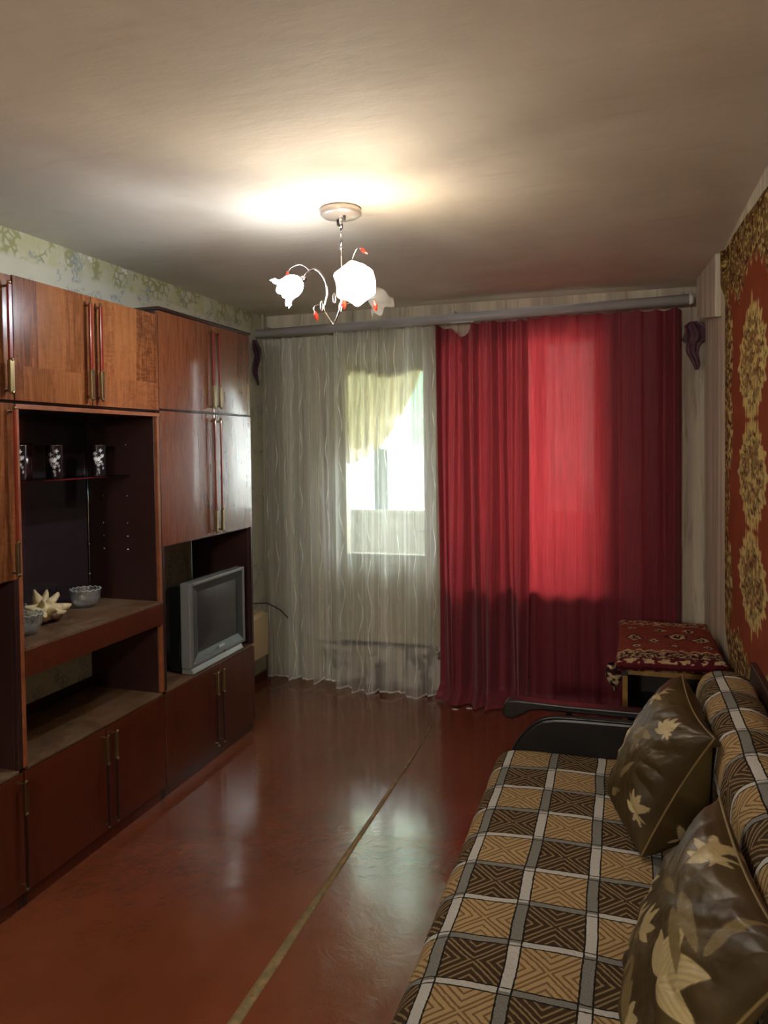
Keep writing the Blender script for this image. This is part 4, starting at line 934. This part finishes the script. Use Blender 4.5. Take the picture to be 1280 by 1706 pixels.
# ------------------------------------------------------------------ cushions
def pillow_col(U, V, petals, seed):
    n = fbm(U*5, V*5, seed); base = np.array(srgb('#483a1f')); col = np.zeros(U.shape+(3,))+base
    col = cmix(col, np.array(srgb('#372a14')), sst(n, .35, .65))
    for (cu, cv, ang, L, w, tone) in petals:
        ca, sa = math.cos(math.radians(ang)), math.sin(math.radians(ang)); a = ((U-cu)*ca+(V-cv)*sa)/L; b = (-(U-cu)*sa+(V-cv)*ca)/w
        b = b*1.5-.3*np.sin(a*3.1)*.5; half = np.sin(np.clip(a, 0, 1)**.75*np.pi)**.8; m = sst(half-np.abs(b), 0, .10)*((a > 0) & (a < 1))
        vein = .72+.28*np.abs(np.sin(b*9+a*2))+.10*(fbm(U*60, V*60, 3, 2)-.5); rim = sst(.16-(half-np.abs(b)), 0, .12)*.25
        c = np.array(srgb({'c': '#a3926b', 'd': '#71603d', 'k': '#5a4a2b'}[tone]))
        cc = c*(vein+rim)[..., None]; col = col*(1-m[..., None])+cc*m[..., None]
    return col
def blossom(u, v, rot, k, out):
    for a, L, w in ((-58, .85, .22), (-30, 1.0, .25), (-4, 1.08, .26), (22, 1.0, .25), (50, .85, .22)): out.append((u, v, rot+a, .17*k*L, .045*k*w*4, 'c'))
    for a, L, w in ((150, .6, .15), (190, .75, .16), (225, .6, .15)): out.append((u, v, rot+a, .12*k*L, .036*k*w*4, 'c'))
def leaf(u, v, rot, k, out, tone='d'): out.append((u, v, rot, .22*k, .045*k, tone))
def pillow(c00, c10, c11, c01, T, seed, petals, label, base, kb=.75):
    """corners: 00 bottom-far, 10 bottom-near, 11 top-near, 01 top-far (u runs far to near, v runs up)"""
    C = [np.array(c) for c in (c00, c10, c11, c01)]; n = 190
    u = np.linspace(0, 1, n)[:, None]*np.ones((1, n)); v = np.ones((n, 1))*np.linspace(0, 1, n)[None]
    a, b = 2*u-1, 2*v-1; a2 = a*(1-.11*(1-b**2)); b2 = b*(1-.11*(1-a**2)); uu, vv = (a2+1)/2, (b2+1)/2
    base_p = (C[0][None, None]*((1-uu)*(1-vv))[..., None]+C[1]*(uu*(1-vv))[..., None]+C[2]*(uu*vv)[..., None]+C[3]*((1-uu)*vv)[..., None])
    nrm = np.cross(C[1]-C[0], C[3]-C[0]); nrm /= np.linalg.norm(nrm)
    if nrm[0] > 0: nrm = -nrm
    th = T*np.clip((1-a**2)*(1-b**2), 0, 1)**.42
    e = np.maximum(np.abs(a), np.abs(b)); wr = .012*(fbm(u*7, v*7, seed)-.5)+.010*np.abs(np.sin(np.arctan2(b, a)*9+3*fbm(u*4, v*4, seed)))*sst(e, .45, .85)*(1-sst(e, .9, 1))
    root = thing('cushion', label, 'cushion', base, 'brown satin cushions on the sofa')
    col = pillow_col(u, v, petals, seed)
    F = base_p+nrm*(th+wr*sst(1-e, 0, .1))[..., None]; K = base_p-nrm*(th*kb)[..., None]
    pl = [(.2, .3, 40, .2, .05, 'c')]
    for P in (F, K): P[..., 2] = np.maximum(P[..., 2], .462); P[..., 0] = np.where(P[..., 2] < .80, np.minimum(P[..., 0], .225), P[..., 0])
    g = G(); g.grid(F, None, col); g.grid(K[:, ::-1], None, pillow_col(u, v, petals[::2], seed+1)[:, ::-1])
    obj('cover', g, M_satin, root, smooth=True)
    ed = [F[i, 0] for i in range(0, n, 6)]+[F[n-1, j] for j in range(0, n, 6)]+[F[i, n-1] for i in range(n-1, 0, -6)]+[F[0, j] for j in range(n-1, 0, -6)]+[F[0, 0]]
    obj('piping', G().tube([tuple(p) for p in ed], .0032, 6), simple('piping_olive', '#6d5b38', .5) if 'piping_olive' not in bpy.data.materials else bpy.data.materials['piping_olive'], root, smooth=True)
pet1 = []
blossom(.20, .42, 78, 1.25, pet1); blossom(.20, .86, 20, .9, pet1); blossom(.80, .82, 150, .9, pet1); blossom(.93, .22, 120, .8, pet1)
for q in ((.22, .38, -75, 1.2), (.26, .40, -50, .9), (.48, .66, 10, 1.2), (.45, .62, -10, 1.1), (.5, .12, 30, 1.0), (.62, .30, 60, 1.0)): leaf(*q, pet1)
leaf(.62, .5, 100, 1.3, pet1, 'k')
pillow((-.03, 2.46, .466), (.045, 2.17, .466), (.228, 2.13, .83), (.180, 2.57, .864), .115, 21, pet1, 'brown satin cushion with cream blossoms, the one nearer the window', (.08, 2.4, .46), 1.5)
pet2 = []
blossom(.08, .42, 95, 1.0, pet2); blossom(.42, .95, 200, .9, pet2); blossom(.92, .18, 60, 1.0, pet2); blossom(.68, .16, 30, 1.0, pet2)
for da, L, w in ((-60, .9, 1.3), (-15, 1.1, 1.5), (35, 1.0, 1.4), (80, .8, 1.1)): pet2.append((.76, .50, 70+da, .25*L, .075*w, 'c'))
for da, L in ((-35, .8), (-12, 1.0), (12, 1.1), (34, .9)): pet2.append((.40, .40, 60+da, .20*L, .040, 'c'))
for da, L in ((-10, 1.0), (14, .8)): pet2.append((.24, .30, 85+da, .20*L, .030, 'c'))
for q in ((.40, .42, -120, .7), (.50, .76, -5, 1.5), (.55, .70, -18, 1.4), (.5, .34, -60, 1.4), (.60, .30, -75, 1.4), (.22, .28, -110, 1.0), (.36, .10, 60, 1.2), (.85, .75, 100, 1.2), (.30, .66, 20, .9)): leaf(*q, pet2)
pillow((.035, 1.74, .466), (.01, 1.22, .466), (.245, 1.20, .85), (.198, 1.755, .838), .085, 33, pet2, 'brown satin cushion with cream blossoms, the one nearer the camera', (.08, 1.48, .46))

# ------------------------------------------------------------------ small things
for (y, l) in ((2.98, 'tiny white cable clip at the left wall top, nearer the camera'), (3.24, 'tiny white cable clip at the left wall top, nearer the window')):
    tag(obj('cable_clip', G().box(XL, XL+.012, y-.012, y+.012, 2.497, 2.512).box(XL, XL+.018, y+.004, y+.009, 2.488, 2.497), M_white, bev=.002), l, 'clip', 'cable clips under the ceiling')
for i, (x, y, l) in enumerate(((-.90, 4.50, 'flake of pale plaster on the floor in front of the red curtain'), (-.98, 4.46, 'smaller flake of plaster on the floor by the tulle hem'))):
    tag(obj('plaster_flake', G().prism([(x-.018, y-.006), (x+.006, y-.010), (x+.02, y+.002), (x-.004, y+.009)], 2, .0003, .003), M_white), l, 'debris')
